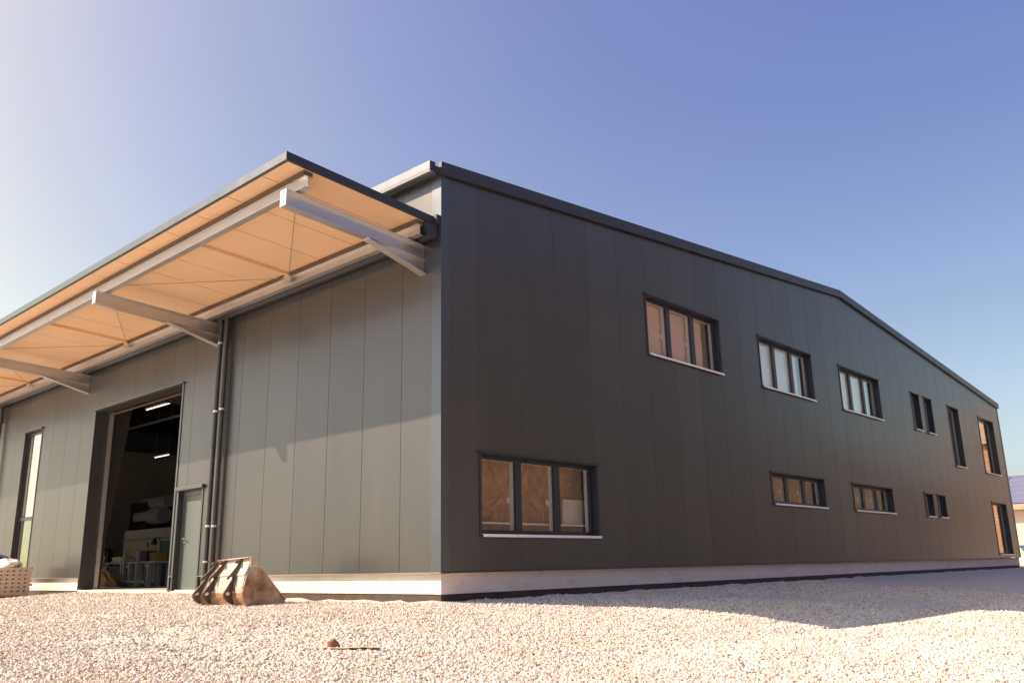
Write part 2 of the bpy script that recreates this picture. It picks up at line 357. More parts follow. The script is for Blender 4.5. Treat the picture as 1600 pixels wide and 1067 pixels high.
# ------------------------------------------------------------------ terrain
HA = [(-60, -.30), (-18, -.26), (-15.6, -.22), (-13.4, -.09), (-12.6, -.05), (-7.2, -.045), (-5.6, -.10), (-3.9, -.135), (0, -.141)]
DR = [(0, 0), (.47, .035), (1.13, .065), (1.8, .125), (2.46, .175), (3.4, .24), (4.06, .335), (4.73, .42), (4.93, .425), (5.07, .39), (5.43, .285), (6.1, .30), (8, .42), (11, .56), (16, .65), (30, .7)]
LIN = [(0, 0), (11, .60), (16, .68), (30, .7)]
from mathutils import noise as mnoise
def track(x, y):            # faint wheel tracks leading to the gate
    if y > -.3 or x > 9: return 0
    px, py = -10.4, 0.0; dx, dy = 17.5, -8.6; L_ = math.hypot(dx, dy); t = ((x-px)*dx+(y-py)*dy)/L_
    o = ((x-px)*-dy+(y-py)*dx)/L_ + .35*math.sin(t*.23)
    return max(math.exp(-((o-.85)/.2)**2), math.exp(-((o+.85)/.2)**2))*(.7+.5*mnoise.noise(Vector((x*.6, y*.6, 12))))
def ground_z(x, y):
    z = interp(x, HA) if x < 0 else -.141
    if x < 0 and y < 0:
        base = -.155 if x > -14 else -.155-.05*min(1, (-14-x)/3)
        z = base+(z-base)*math.exp(-(y/2.0)**2)
    if x > 0:
        near = math.exp(-((y-5)/5.5)**2)
        lin = .056*min(x, 11) if x < 11 else .616+.01*min(x-11, 10)
        z -= lin + (interp(x, DR)-lin)*near
    if y < 0: z -= .022*min(-y, 12)
    wd = -y if x < 0 else (x if y > 0 else math.hypot(x, y))     # gravel banked unevenly against the foundation
    if -.5 < wd < 1.2: z += .05*math.exp(-(max(wd, 0)/.35)**2)*(mnoise.noise(Vector((x*1.7, y*1.7, 9)))+.7*mnoise.noise(Vector((x*4.5, y*4.5, 2))))
    z -= .016*track(x, y)
    if x > 0.05 or y < -0.05:
        amp = .014*min(1, max(0, (max(x, 0)+max(-y, 0)))/1.5)
        z += amp*mnoise.noise(Vector((x*.9, y*.9, 0)))+amp*.6*mnoise.noise(Vector((x*2.3, y*2.3, 4)))
    return z
def axis_coords(lo, hi, step, far):
    c = [lo+i*step for i in range(int(round((hi-lo)/step))+1)]
    s = step*2; a = lo; b = hi; L = []; H = []
    while a > -far: a -= s; L.append(a); s *= 1.45
    s = step*2
    while b < far: b += s; H.append(b); s *= 1.45
    return L[::-1]+c+H
xs = axis_coords(-22, 16, .25, 700); ys = axis_coords(-12, 34, .25, 700)
v = [(x, y, ground_z(x, y)) for y in ys for x in xs]
nx = len(xs); fcs = [(j*nx+i, j*nx+i+1, (j+1)*nx+i+1, (j+1)*nx+i) for j in range(len(ys)-1) for i in range(nx-1)]
me = bpy.data.meshes.new('ground'); me.from_pydata(v, [], fcs); me.materials.append(MT['ground'])
me.polygons.foreach_set('use_smooth', [True]*len(me.polygons))
gr = bpy.data.objects.new('ground', me); COL.objects.link(gr); gr['kind'] = 'structure'

# wooded brown hillside far to the right, beyond the yard (the gable and its windows mirror it)
bb = MB(); NU, NV = 110, 14; pts = []
ELV = [(-40, 22), (30, 26), (60, 26), (67, 11), (71, 9), (75, 6.5), (80, 4)]
for i in range(NU+1):
    th = -40+119*i/NU; d0 = interp(th, [(-40, 22), (-5, 15), (50, 16), (74, 28), (80, 34)])
    for j in range(NV+1):
        t = j/NV; d = d0+t*(73-d0)+2.0*t*mnoise.noise(Vector((th*.15, t*3, 1)))
        h = 76*math.tan(R(interp(th, ELV)))*t**1.25
        h += (.1+2.0*t)*(mnoise.noise(Vector((th*.35, t*6, 7)))+.6*mnoise.noise(Vector((th*1.1, t*14, 3))))
        pts.append((d*math.cos(R(th)), 8+d*math.sin(R(th)), (-1.0 if j else -2.0)+h))
bb.poly(pts, [(i*(NV+1)+j, (i+1)*(NV+1)+j, (i+1)*(NV+1)+j+1, i*(NV+1)+j+1) for i in range(NU) for j in range(NV)])
bk = bb.build('hill', 'bank', smooth=False); bk['kind'] = 'structure'

# ------------------------------------------------------------------ the hall
WY = 33.0          # gable length along +Y
WX = -40.2         # eaves wall length along -X
RIDGE_Y, EAVE_Z, RIDGE_Z = 16.45, 6.62, 8.10
def roof_z(y): return EAVE_Z+(RIDGE_Z-EAVE_Z)*(1-abs(y-RIDGE_Y)/RIDGE_Y) if 0 <= y <= 2*RIDGE_Y else EAVE_Z-(y-2*RIDGE_Y)*.09
hall = empty('metal_hall')
tag(hall, 'large dark metal-clad industrial hall with canopy whose whitish lining is coloured as warm bounce light, filling the picture', 'building')
ZB = 0.285         # bottom of cladding

def grid_panel(a0, a1, z0, ztop, holes, breaks=()):
    """cells (polygons in (a,z)) of a strip with rectangular holes; ztop(a)."""
    As = sorted(set([a0, a1]+[min(max(h, a0), a1) for q in holes for h in q[:2]]+[b for b in breaks if a0 < b < a1]))
    Zs = sorted(set([z0]+[h for q in holes for h in q[2:]]+[99]))
    cells = {}
    for i in range(len(As)-1):
        for k in range(len(Zs)-1):
            ac = (As[i]+As[i+1])/2; zc = (Zs[k]+min(Zs[k+1], Zs[k]+.01))/2
            if As[i+1]-As[i] < 1e-6: continue
            if any(q[0] < ac < q[1] and q[2] < zc < q[3] for q in holes): continue
            cells[(i, k)] = True
    return As, Zs, cells
def panel_mesh(name, side, a0, a1, z0, ztop, holes, thick=.10, breaks=(), ch=.003):
    holes = [(h[0], h[1], max(h[2], z0), h[3]) for h in holes if h[1] > a0+1e-6 and h[0] < a1-1e-6]
    As, Zs, cells = grid_panel(a0, a1, z0, ztop, holes, breaks)
    left = set(cells); comps = []
    while left:
        st = [left.pop()]; comp = set(st)
        while st:
            i, k = st.pop()
            for c in ((i+1, k), (i-1, k), (i, k+1), (i, k-1)):
                if c in left: left.remove(c); comp.add(c); st.append(c)
        comps.append(comp)
    return [panel_piece(name, side, a0, a1, ztop, thick, ch, As, Zs, c) for c in comps]
def panel_piece(name, side, a0, a1, ztop, thick, ch, As, Zs, cells):
    b = MB()
    def P(a, d, z): return (a, d, z) if side == 'A' else (-d, a, z)
    def zz(i, k): return min(Zs[k], ztop(As[i]))
    for (i, k) in cells:
        q = [(As[i], zz(i, k)), (As[i+1], zz(i+1, k)), (As[i+1], zz(i+1, k+1)), (As[i], zz(i, k+1))]
        fr = []
        for n, (a, z) in enumerate(q):
            a2 = a
            if abs(a-a0) < 1e-6: a2 = a+ch
            if abs(a-a1) < 1e-6: a2 = a-ch
            fr.append(P(a2, 0, z))
        o = fr; mid = [P(a, ch, z) for a, z in q]; bk = [P(a, thick, z) for a, z in q]
        b.poly(fr, [(0, 1, 2, 3)]); b.poly(bk, [(3, 2, 1, 0)])
        nb = {(0, 1): (i, k-1), (1, 2): (i+1, k), (2, 3): (i, k+1), (3, 0): (i-1, k)}
        for (m, n), c in nb.items():
            if c not in cells:
                b.poly([fr[m], fr[n], mid[n], mid[m]], [(0, 1, 2, 3)]); b.poly([mid[m], mid[n], bk[n], bk[m]], [(0, 1, 2, 3)])
    me = bpy.data.meshes.new(name); me.from_pydata(b.v, [], b.f); me.materials.append(MT['panel'])
    bm = bmesh.new(); bm.from_mesh(me); bmesh.ops.remove_doubles(bm, verts=bm.verts, dist=1e-5)
    bmesh.ops.recalc_face_normals(bm, faces=bm.faces); bm.to_mesh(me); bm.free(); return me

# openings: (a0, a1, z0, z1)
GATE = (-13.09, -8.45, -.5, 4.42)
DOOR = (-8.26, -7.24, -.5, 2.04)
LWIN = (-18.1, -16.76, .45, 4.42)
LW2 = (-24.9, -23.56, .45, 4.42)
A_HOLES = [GATE, DOOR, LWIN, LW2]
BW = [  # name, y0, y1, z0, z1, panes
    ('big', .85, 3.86, .845, 2.10, 3), ('u1', 5.83, 8.85, 4.57, 5.84, 3), ('u2', 10.83, 13.87, 4.57, 5.84, 3), ('u3', 15.80, 18.86, 4.57, 5.84, 3),
    ('l2', 10.85, 13.88, 1.69, 2.42, 3), ('l3', 15.82, 18.88, 1.69, 2.42, 3),
    ('su1', 21.84, 22.62, 4.60, 5.84, 1), ('su2', 23.14, 23.93, 4.60, 5.84, 1), ('sl1', 21.85, 22.66, 1.69, 2.42, 1), ('sl2', 23.16, 23.97, 1.69, 2.42, 1),
    ('tall', 25.82, 27.05, 3.62, 5.85, 1), ('fu', 29.72, 31.86, 3.62, 5.85, 1), ('fl', 29.84, 31.90, .42, 2.42, 1)]
B_HOLES = [(q[1], q[2], q[3], q[4]) for q in BW]

GAP = .0028
front = empty('front_wall', hall); gable = empty('gable_wall', hall)
aj = [-.205]+[-.945-i for i in range(40) if -.945-i > WX]+[WX]
for a, b in zip(aj[1:], aj[:-1]):
    if b-a < .05: continue
    for pm in panel_mesh('wall_panel', 'A', a+GAP, b-GAP, ZB, lambda t: EAVE_Z-.03, A_HOLES): put('wall_panel', pm, front)
bj = [.17]+[.829+i for i in range(40) if .829+i < WY-.2]+[WY-.17]
for a, b in zip(bj[:-1], bj[1:]):
    for pm in panel_mesh('wall_panel', 'B', a+GAP, b-GAP, ZB, lambda t: roof_z(t)-.03, B_HOLES, breaks=(RIDGE_Y,)): put('wall_panel', pm, gable)
# joint strips behind the gaps, one per joint
for x in aj[1:-1]:
    zs = [(ZB, EAVE_Z-.04)]
    for h in A_HOLES:
        if h[0]-.01 < x < h[1]+.01:
            zs = [(max(h[3], ZB), EAVE_Z-.04)] + ([(ZB, h[2])] if h[2] > ZB else [])
    part('joint_strip', 'joint', front, [(x-.02, x+.02, .012, .03, z0, z1) for z0, z1 in zs])
for y in bj[1:-1]:
    zs = [(ZB, roof_z(y)-.04)]
    for h in sorted(B_HOLES, key=lambda q: q[2]):
        if h[0]-.01 < y < h[1]+.01:
            z0, z1 = zs.pop(); zs += [(z0, h[2]), (h[3], z1)]
    part('joint_strip', 'joint', gable, [(-.03, -.012, y-.02, y+.02, z0, z1) for z0, z1 in zs if z1 > z0])

# corner trims (two lengths with a lap joint)
def trim_corner(name, x, y, sx, sy, lo, hi, par, wx=.21, wy=.175, m='ctrim'):
    b = MB(); t = .006
    b.prism([(x+sx*t, y-sy*t), (x+sx*t, y+sy*wy), (x, y+sy*wy), (x, y), (x-sx*wx, y), (x-sx*wx, y-sy*t)], lo, hi, 'z')
    return b.build(name, m, par)
trim_corner('corner_trim', 0, 0, 1, 1, ZB-.02, 3.98, hall); trim_corner('corner_trim', .002, -.002, 1, 1, 3.94, EAVE_Z-.02, hall)
trim_corner('corner_trim', 0, WY, 1, -1, ZB-.02, roof_z(WY)-.02, hall, m='trim')
# drip flashing at cladding base, plinth and coated foundation
seg = [(WX, -18.13), (-18.13, -16.73), (-16.73, -13.12), (-8.42, -8.29), (-7.21, 0.012)]
for a, b_ in seg:
    part('drip_flashing', 'gutter', hall, [(a+.004, b_-.004, -.022, .09, ZB-.014, ZB-.002)])
part('drip_flashing', 'trim', hall, [(-.09, .022, .03, 29.5, ZB-.016, ZB-.002)])
part('drip_flashing', 'trim', hall, [(-.09, .022, 29.52, WY, ZB-.005, ZB-.0005)])
xs_pl = [0-.075, -6.0, -7.24]
for (a, b_) in [(-7.22, -.2205), (-8.44, -8.27), (-20.0, -13.10), (-26.5, -20.01), (-33, -26.51), (WX, -33.01)]:
    part('plinth', 'concrete', hall, [(a, b_, .07, .22, -.028, ZB-.015)])
    part('foundation_band', 'bitumen', hall, [(a, b_, .085, .22, -.9, -.029)])
for (a, b_) in [(.07, 4.9), (4.904, 9.8), (9.804, 14.7), (14.704, 19.6), (19.604, 24.5), (24.504, 29.4), (29.404, WY-.09)]:
    part('plinth', 'concrete', hall, [(-.22, -.07, a, b_, -.032, ZB-.017)])
    part('foundation_band', 'bitumen', hall, [(-.22, -.085, a+(.015 if a < 1 else 0), b_, -1.3, -.033)])

# roof: two sheets, verge fascia, ridge cap, eaves gutter
rf = MB()
for (ya, yb) in ((-.12, RIDGE_Y), (RIDGE_Y, WY+.1)):
    za = roof_z(ya) if ya >= 0 else EAVE_Z-.011; zb = roof_z(yb)
    rf.hexa([(WX, ya, za), (-.0, ya, za), (-.0, yb, zb), (WX, yb, zb), (WX, ya, za+.13), (-.0, ya, za+.13), (-.0, yb, zb+.13), (WX, yb, zb+.13)])
roof = rf.build('roof', 'roof', hall)
def verge(x0, x1, name):
    for (ya, yb) in ((-.06, RIDGE_Y), (RIDGE_Y, WY+.05)):
        za = roof_z(max(ya, 0)); zb = roof_z(yb); b = MB()
        lo, hi = -.025, .195
        b.hexa([(x0, ya, za+lo), (x1, ya, za+lo), (x1, yb, zb+lo), (x0, yb, zb+lo), (x0, ya, za+hi), (x1, ya, za+hi), (x1, yb, zb+hi), (x0, yb, zb+hi)])
        b.build(name, 'trim', hall)
verge(.001, .075, 'roof_fascia'); verge(WX-.08, WX-.001, 'roof_fascia')
b = MB(); zt = RIDGE_Z+.13
b.prism([(RIDGE_Y-.3, zt-.02), (RIDGE_Y, zt+.02), (RIDGE_Y+.3, zt-.02), (RIDGE_Y+.3, zt-.005), (RIDGE_Y, zt+.04), (RIDGE_Y-.3, zt-.005)], WX, 0, 'x'); b.build('ridge_cap', 'roof', hall)
# eaves gutter of the main roof (box profile) with end cap, soffit strip below
b = MB(); g0, g1, gz0, gz1, t = -.225, -.125, 6.63, 6.80, .004
b.prism([(g0-.02, gz1), (g0, gz0+.05), (g0+.015, gz0), (g1, gz0), (g1, gz1), (g1-t, gz1), (g1-t, gz0+t), (g0+.018, gz0+t), (g0+t, gz0+.05), (g0-.02+t, gz1)], WX, -.02, 'x')
gut = b.build('eaves_gutter', 'gutter', hall)
part('gutter_end_cap', 'trim', gut, [(-.0195, -.006, g0-.02, g1, gz0, gz1)])
part('eaves_soffit', 'trim', hall, [(WX, -.002, -.124, .0, 6.585, 6.606)])
# remaining two sides so the hall is a closed volume
part('rear_wall', 'panel', hall, [(WX, -.2, WY-.1, WY-.002, ZB, roof_z(WY)-.03)])
ew = MB(); ew.prism([(.0, -.2), (WY, -.2), (WY, roof_z(WY)-.03), (RIDGE_Y, RIDGE_Z-.03), (0, EAVE_Z-.03)], WX, WX+.1, 'x'); ew.build('end_wall', 'panel', hall)
part('rear_plinth', 'concrete', hall, [(WX, -.2, WY-.22, WY-.08, -1.3, ZB-.02)])
# hall floor
part('hall_floor', 'floor', hall, [(WX+.11, -.24, .24, WY-.23, -.3, -.004)])
part('gate_threshold', 'concrete', hall, [(-13.08, -8.46, -.02, .238, -.35, -.012)])
part('door_threshold', 'concrete', hall, [(-8.255, -7.245, -.03, .238, -.3, -.016)])
part('threshold_strip', 'alu', hall, [(-8.2, -7.26, .02, .12, -.012, .012)])

# interior: portal frames, purlins under roof, office block behind the gable
def roof_in(y): return roof_z(y)-.02
for xf in (-6.95, -13.62, -20.3, -27.0, -33.7):
    fr = MB(); w = .09
    prof = [(.46, 0), (.68, 0), (.72, 1.2), (1.12, 4.7), (1.32, 5.6), (3.4, 6.15), (RIDGE_Y, 7.55), (RIDGE_Y, 7.92), (.46, roof_in(.46)-.05)]
    fr.prism(prof, xf-w, xf+w, 'x'); fr.build('portal_frame', 'steel', hall)
for yp in (2.5, 4.5, 6.5, 8.5, 10.5, 12.5, 14.5):
    part('roof_purlin', 'steel', hall, [(-33.6, -5.2, yp-.05, yp+.05, roof_in(yp)-.24, roof_in(yp)-.04)])
part('ceiling_lining', 'ceil', hall, [(WX+.12, -5.1, .12, 2.0, 6.53, 6.56)])
# back partition of the hall seen through the gate
part('partition_wall', 'inner', hall, [(-29.0, -28.85, .25, 15, -.003, 5.6)])
part('partition_wall', 'ceil', hall, [(-29.0, -28.85, .25, 15, 5.602, 6.5)])
part('partition_wall', 'inner', hall, [(-28.84, -5.2, 15.0, 15.1, -.003, 7.6)])
part('partition_wall', 'inner', hall, [(-5.1, -5.0, .25, WY-.3, -.003, 6.6)])
# offices: floor slab, ceilings, cross walls, back linings
part('office_slab', 'plaster', hall, [(-4.99, -.13, .14, WY-.25, 3.06, 3.36)])
part('office_ceiling', 'plaster', hall, [(-4.99, -.13, .14, WY-.25, 6.30, 6.36)])
for y in (4.7, 9.8, 14.8, 20.2, 24.8, 28.6):
    part('office_partition', 'plaster', hall, [(-4.99, -.13, y-.05, y+.05, .0, 3.058)])
    part('office_partition', 'plaster', hall, [(-4.99, -.13, y-.05, y+.05, 3.362, 6.298)])
for (y0, y1, xx) in ((.15, 4.6, -.66), (9.9, 14.7, -.50), (14.9, 20.1, -.46), (20.3, 24.7, -1.2), (28.7, 32.6, -.30)):
    part('lining_board', 'osb', hall, [(xx-.02, xx, y0, y1, .0, 3.05)])
part('lining_board', 'osb', hall, [(-.32, -.30, 28.7, 31.35, 3.37, 6.29)])

# windows -------------------------------------------------------------
def window_B(q, label=None):
    nm, y0, y1, z0, z1, n = q
    w = empty('window', hall)
    S = .045
    xo, xi = -.115, -.165
    # flashing round the opening (reveal lining) and head drip
    part('reveal', 'frame', w, [(-.16, .012, y0, y0+.012, z0, z1), (-.16, .012, y1-.012, y1, z0, z1), (-.16, .010, y0+.012, y1-.012, z1-.012, z1)])
    part('reveal_trim', 'trim', w, [(.0, .014, y0-.04, y0-.001, z0-.03, z1), (.0, .014, y1+.001, y1+.04, z0-.03, z1)])
    part('head_flashing', 'trim', w, [(-.0, .035, y0-.075, y1+.075, z1+.001, z1+.035)], bevel=.004)
    part('sill', 'sill', w, [(-.13, .055, y0+.0, y1+.02, z0-.008, z0-.002), (.049, .055, y0+.0, y1+.02, z0-.046, z0-.008)])
    fw = .065 if n == 3 else .05
    y0i, y1i = y0+.0125, y1-.0125; z0i, z1i = z0-.001, z1-.0125
    ring('frame', 'frame', w, 'x', xi, xo, y0i, y1i, z0i, z1i, fw, fw*1.1, fw*.9, bevel=.004)
    L = y1i-y0i; cuts = [y0i+L*k/n for k in range(1, n)]; mw = .075
    for c in cuts: part('mullion', 'frame', w, [(xi-.001, xo+.004, c-mw, c+mw, z0i+fw*1.1, z1i-fw*.9)], bevel=.004)
    ed = [y0i+fw]+sum([[c-mw, c+mw] for c in cuts], [])+[y1i-fw]
    for k in range(n):
        a, b_ = ed[2*k], ed[2*k+1]; za, zb = z0i+fw*1.1, z1i-fw*.9
        # rebated sash edge, glass, white inner sash
        part('pane', 'glass', w, [(-.172, -.168, a-.01, b_+.01, za-.01, zb+.01)])
        s = .035
        ring('inner_sash', 'white', w, 'x', -.235, -.175, a-.05, b_+.04, za-.05, zb+.05, .05, .05, .05)
        if n > 1 and k < 2:
            hz = za+(zb-za)*.42
            h = MB(); h.box(-.262, -.236, b_-.012, b_+.012, hz-.035, hz+.035); h.box(-.285, -.262, b_-.03, b_+.01, hz-.012, hz+.075)
            h.build('handle', 'white', w, bevel=.004)
    return w
wins = [window_B(q) for q in BW]
# paper blinds close behind the upper panes, leaving a dark gap on the right
for q, w in zip(BW, wins):
    if q[0] in ('u1', 'u2', 'u3'): part('blind', {'u1': 'blind', 'u2': 'blind2', 'u3': 'blind3'}[q[0]], w, [(-.305, -.295, q[1]+.02, q[2]-.33, q[3]-.05, q[4]-.06)])
    if q[0] == 'tall': part('blind', 'blind3', w, [(-.305, -.295, q[1]+.02, q[2]-.25, q[3]-.05, q[4]+.02)])
# big window: white rail inside and a leaning beige board
part('inner_sill_rail', 'white', wins[0], [(-.40, -.25, .86, 3.85, 1.02, 1.045)])
def window_A(h):
    x0, x1, z0, z1 = h; w = empty('window', hall)
    part('reveal', 'dark', w, [(x0, x0+.012, -.012, .16, z0, z1), (x1-.012, x1, -.012, .16, z0, z1), (x0+.012, x1-.012, -.010, .16, z1-.012, z1)])
    part('reveal_trim', 'ctrim', w, [(x0-.04, x0-.001, -.014, 0, z0-.03, z1), (x1+.001, x1+.04, -.014, 0, z0-.03, z1)])
    part('head_flashing', 'ctrim', w, [(x0-.075, x1+.075, -.06, 0, z1+.001, z1+.04)], bevel=.004)
    part('sill', 'sill', w, [(x0, x1+.02, -.055, .15, z0-.008, z0-.002), (x0, x1+.02, -.055, -.049, z0-.046, z0-.008)])
    fw = .07; zt = 1.92; x0 += .0125; x1 -= .0125; z1 -= .0125; xm = x0+.42
    ring('frame', 'frame', w, 'y', .085, .14, x0, x1, z0, z1, fw, fw, fw, bevel=.004)
    part('transom', 'frame', w, [(x0+fw, x1-fw, .083, .141, zt-.05, zt+.05)], bevel=.004)
    for a, c, d, e in ((x0+fw, x1-fw, z0+fw, zt-.05), (x0+fw, x1-fw, zt+.05, z1-fw)):
        part('pane', 'glass', w, [(a-.01, c+.01, .113, .117, d-.01, e+.01)])
        part('inner_sash', 'white', w, [(a-.04, a, .145, .195, d, e), (c, c+.04, .145, .195, d, e)])
    return w
window_A(LWIN); window_A(LW2)
# blind hanging behind the tall front window, upper right light
part('roller_blind', 'blind2', hall, [(-17.98, -16.80, .215, .221, 2.0, 4.35)])

# gate ----------------------------------------------------------------
gt = empty('gate', hall)
x0, x1, _, z1 = GATE
part('jamb_lining', 'dark', gt, [(x0, x0+.014, -.012, .33, -.004, z1), (x1-.014, x1, -.012, .33, -.004, z1), (x0+.014, x1-.014, -.010, .33, z1-.014, z1)])
part('jamb_trim', 'ctrim', gt, [(x0-.05, x0-.001, -.016, 0, -.02, z1), ])
part('jamb_trim', 'ctrim', gt, [(x1+.001, x1+.06, -.016, 0, -.02, z1)])
part('head_flashing', 'ctrim', gt, [(x0-.08, x1+.09, -.06, 0, z1+.001, z1+.04)], bevel=.004)
part('guide_rail', 'alu', gt, [(x0+.02, x0+.075, .335, .43, .0, z1+.2)])
part('guide_rail', 'alu', gt, [(x1-.075, x1-.02, .335, .43, .0, z1+.2)])
part('head_seal', 'brown_strip', gt, [(x0+.08, x1-.08, .34, .39, z1-.075, z1-.045)])
# sectional gate leaf parked under the roof: four stacked panels
for k in range(4):
    part('gate_leaf_section', 'dark', gt, [(x0+.02, x1-.02, .55+k*1.02, 1.55+k*1.02, 4.86, 4.90)])

# side door -----------------------------------------------------------
dr = empty('door', hall)
x0, x1, _, z1 = DOOR
part('jamb_lining', 'dark', dr, [(x0, x0+.012, -.012, .19, -.010, z1), (x1-.012, x1, -.012, .19, -.010, z1), (x0+.012, x1-.012, -.010, .19, z1-.012, z1)])
part('jamb_trim', 'ctrim', dr, [(x0-.045, x0-.001, -.016, 0, -.02, z1)])
part('jamb_trim', 'ctrim', dr, [(x1+.001, x1+.045, -.016, 0, -.02, z1)])
part('head_flashing', 'ctrim', dr, [(x0-.09, x1+.09, -.075, 0, z1+.001, z1+.075)], bevel=.006)
part('frame', 'door', dr, [(x0+.012, x0+.06, .105, .185, .012, z1-.013), (x1-.06, x1-.012, .105, .185, .012, z1-.013), (x0+.06, x1-.06, .105, .185, z1-.10, z1-.013)])
leaf = part('leaf', 'door', dr, [(x0+.063, x1-.063, .125, .175, .014, z1-.103)])
h = MB(); hx, hz = x0+.14, 1.04
h.box(hx-.02, hx+.02, .114, .1245, hz-.13, hz+.05); h.tube([(hx, .115, hz), (hx, .065, hz)], .011, 10); h.tube([(hx, .068, hz), (hx+.13, .068, hz)], .011, 10); h.tube([(hx, .116, hz-.08), (hx, .10, hz-.08)], .016, 10)
h.build('handle', 'chrome', leaf, smooth=True)

# canopy --------------------------------------------------------------
can = empty('canopy', hall)
CX1 = -.10; CXL = -34.0; SL = -.062
def sz(y): return 5.925+SL*(y+2.85)      # soffit underside
jx = [CX1]+[-.80-i for i in range(40) if -.80-i > CXL]+[CXL]
for a, b_ in zip(jx[1:], jx[:-1]):
    y0, y1 = -2.80, -.02; g = .009; p = MB()
    p.hexa([(a+g, y0, sz(y0)), (b_-g, y0, sz(y0)), (b_-g, y1, sz(y1)), (a+g, y1, sz(y1)), (a+g, y0, sz(y0)+.09), (b_-g, y0, sz(y0)+.09), (b_-g, y1, sz(y1)+.09), (a+g, y1, sz(y1)+.09)])
    p.build('soffit_panel', 'soffit', can)
b = MB(); b.hexa([(CXL, -2.80, sz(-2.8)+.092), (CX1-.03, -2.80, sz(-2.8)+.092), (CX1-.03, -.01, sz(-.01)+.092), (CXL, -.01, sz(-.01)+.092), (CXL, -2.80, sz(-2.8)+.104), (CX1-.03, -2.80, sz(-2.8)+.104), (CX1-.03, -.01, sz(-.01)+.104), (CXL, -.01, sz(-.01)+.104)])
b.build('roof_sheet', 'roof', can)
part('front_fascia', 'ctrim', can, [(CXL, CX1+.018, -2.862, -2.802, sz(-2.85)-.005, sz(-2.85)+.118)])
b = MB(); ya, yb = -2.860, -.09; b.hexa([(CX1-.028, ya, sz(ya)-.003), (CX1+.02, ya, sz(ya)-.003), (CX1+.02, yb, sz(yb)-.003), (CX1-.028, yb, sz(yb)-.003), (CX1-.028, ya, sz(ya)+.122), (CX1+.02, ya, sz(ya)+.122), (CX1+.02, yb, sz(yb)+.122), (CX1-.028, yb, sz(yb)+.122)])
b.build('side_fascia', 'trim', can)
def ibeam_x(name, yc, zt, h, w, x0, x1, tf=.012, tw=.008):
    bm_ = MB(); bm_.box(x0, x1, yc-w/2, yc+w/2, zt-tf, zt); bm_.box(x0, x1, yc-w/2, yc+w/2, zt-h, zt-h+tf); bm_.box(x0, x1, yc-tw/2, yc+tw/2, zt-h+tf, zt-tf)
    return bm_.build(name, 'galv', can)
for yc in (-2.45, -.33):
    ibeam_x('purlin', yc, sz(yc)-.080, .182, .12, -34, -.14)
    for k in range(9):      # dark brown strips between purlin and soffit, laid end to end
        xa = -.15-k*3.76; part('purlin_strip', 'brown_strip', can, [(xa-3.75, xa, yc-.075, yc+.075, sz(yc)-.0785, sz(yc)-.009)])
# pale lower lip on the purlins
def cant_beam(xc):
    bm_ = MB(); y0, y1 = -2.66, .40; w = .15; tf = .012; h = .245
    def zt(y): return 5.625+(5.46-5.625)*(y+2.66)/2.66
    def slab(ya, yb, za, zb, xa, xb, t):
        bm_.hexa([(xa, ya, za-t), (xb, ya, za-t), (xb, yb, zb-t), (xa, yb, zb-t), (xa, ya, za), (xb, ya, za), (xb, yb, zb), (xa, yb, zb)])
    slab(y0, y1, zt(y0), zt(y1), xc-w/2, xc+w/2, tf)
    slab(y0, y1, zt(y0)-h+tf, zt(y1)-h+tf, xc-w/2, xc+w/2, tf)
    bm_.hexa([(xc-.005, y0, zt(y0)-h+tf), (xc+.005, y0, zt(y0)-h+tf), (xc+.005, y1, zt(y1)-h+tf), (xc-.005, y1, zt(y1)-h+tf), (xc-.005, y0, zt(y0)-tf), (xc+.005, y0, zt(y0)-tf), (xc+.005, y1, zt(y1)-tf), (xc-.005, y1, zt(y1)-tf)])
    bm_.box(xc-w/2, xc+w/2, y0-.012, y0-.0005, zt(y0)-h, zt(y0))             # end plate
    o = bm_.build('cantilever_beam', 'galv', can)
    hb = MB(); ya = -1.18; zl = lambda y: zt(y)-h-.002
    def zb(y): return zl(ya)+(4.985-zl(ya))*(y-ya)/(0-ya)
    hb.hexa([(xc-.005, ya, zb(ya)), (xc+.005, ya, zb(ya)), (xc+.005, y1, zb(y1)), (xc-.005, y1, zb(y1)), (xc-.005, ya, zl(ya)), (xc+.005, ya, zl(ya)), (xc+.005, y1, zl(y1)), (xc-.005, y1, zl(y1))])
    hb.hexa([(xc-w/2, ya, zb(ya)-.012), (xc+w/2, ya, zb(ya)-.012), (xc+w/2, y1, zb(y1)-.012), (xc-w/2, y1, zb(y1)-.012), (xc-w/2, ya, zb(ya)), (xc+w/2, ya, zb(ya)), (xc+w/2, y1, zb(y1)), (xc-w/2, y1, zb(y1))])
    hb.build('haunch', 'galv', o)
BX = [-.42, -6.92, -13.76, -20.4, -27.1, -33.75]
for x in BX: cant_beam(x)
mids = [-3.82, -10.70, -17.1, -23.75, -30.4]
for k, xm in enumerate(mids):
    bm_ = MB(); y0, y1 = -2.38, -.40
    bm_.hexa([(xm-.03, y0, sz(y0)-.06), (xm+.03, y0, sz(y0)-.06), (xm+.03, y1, sz(y1)-.06), (xm-.03, y1, sz(y1)-.06), (xm-.03, y0, sz(y0)-.003), (xm+.03, y0, sz(y0)-.003), (xm+.03, y1, sz(y1)-.003), (xm-.03, y1, sz(y1)-.003)])
    bm_.build('strut', 'soffit', can)
    part('gusset_plate', 'galv', can, [(xm-.12, xm+.12, -.42, -.396, 5.60, 5.72)])
    for xb in (BX[k], BX[k+1]):
        sgn = 1 if xb > xm else -1
        MB().tube([(xb-sgn*.1, -2.38, sz(-2.38)-.12), (xm+sgn*.06, -.41, sz(-.41)-.10)], .006, 6).build('brace_rod', 'rod', can)
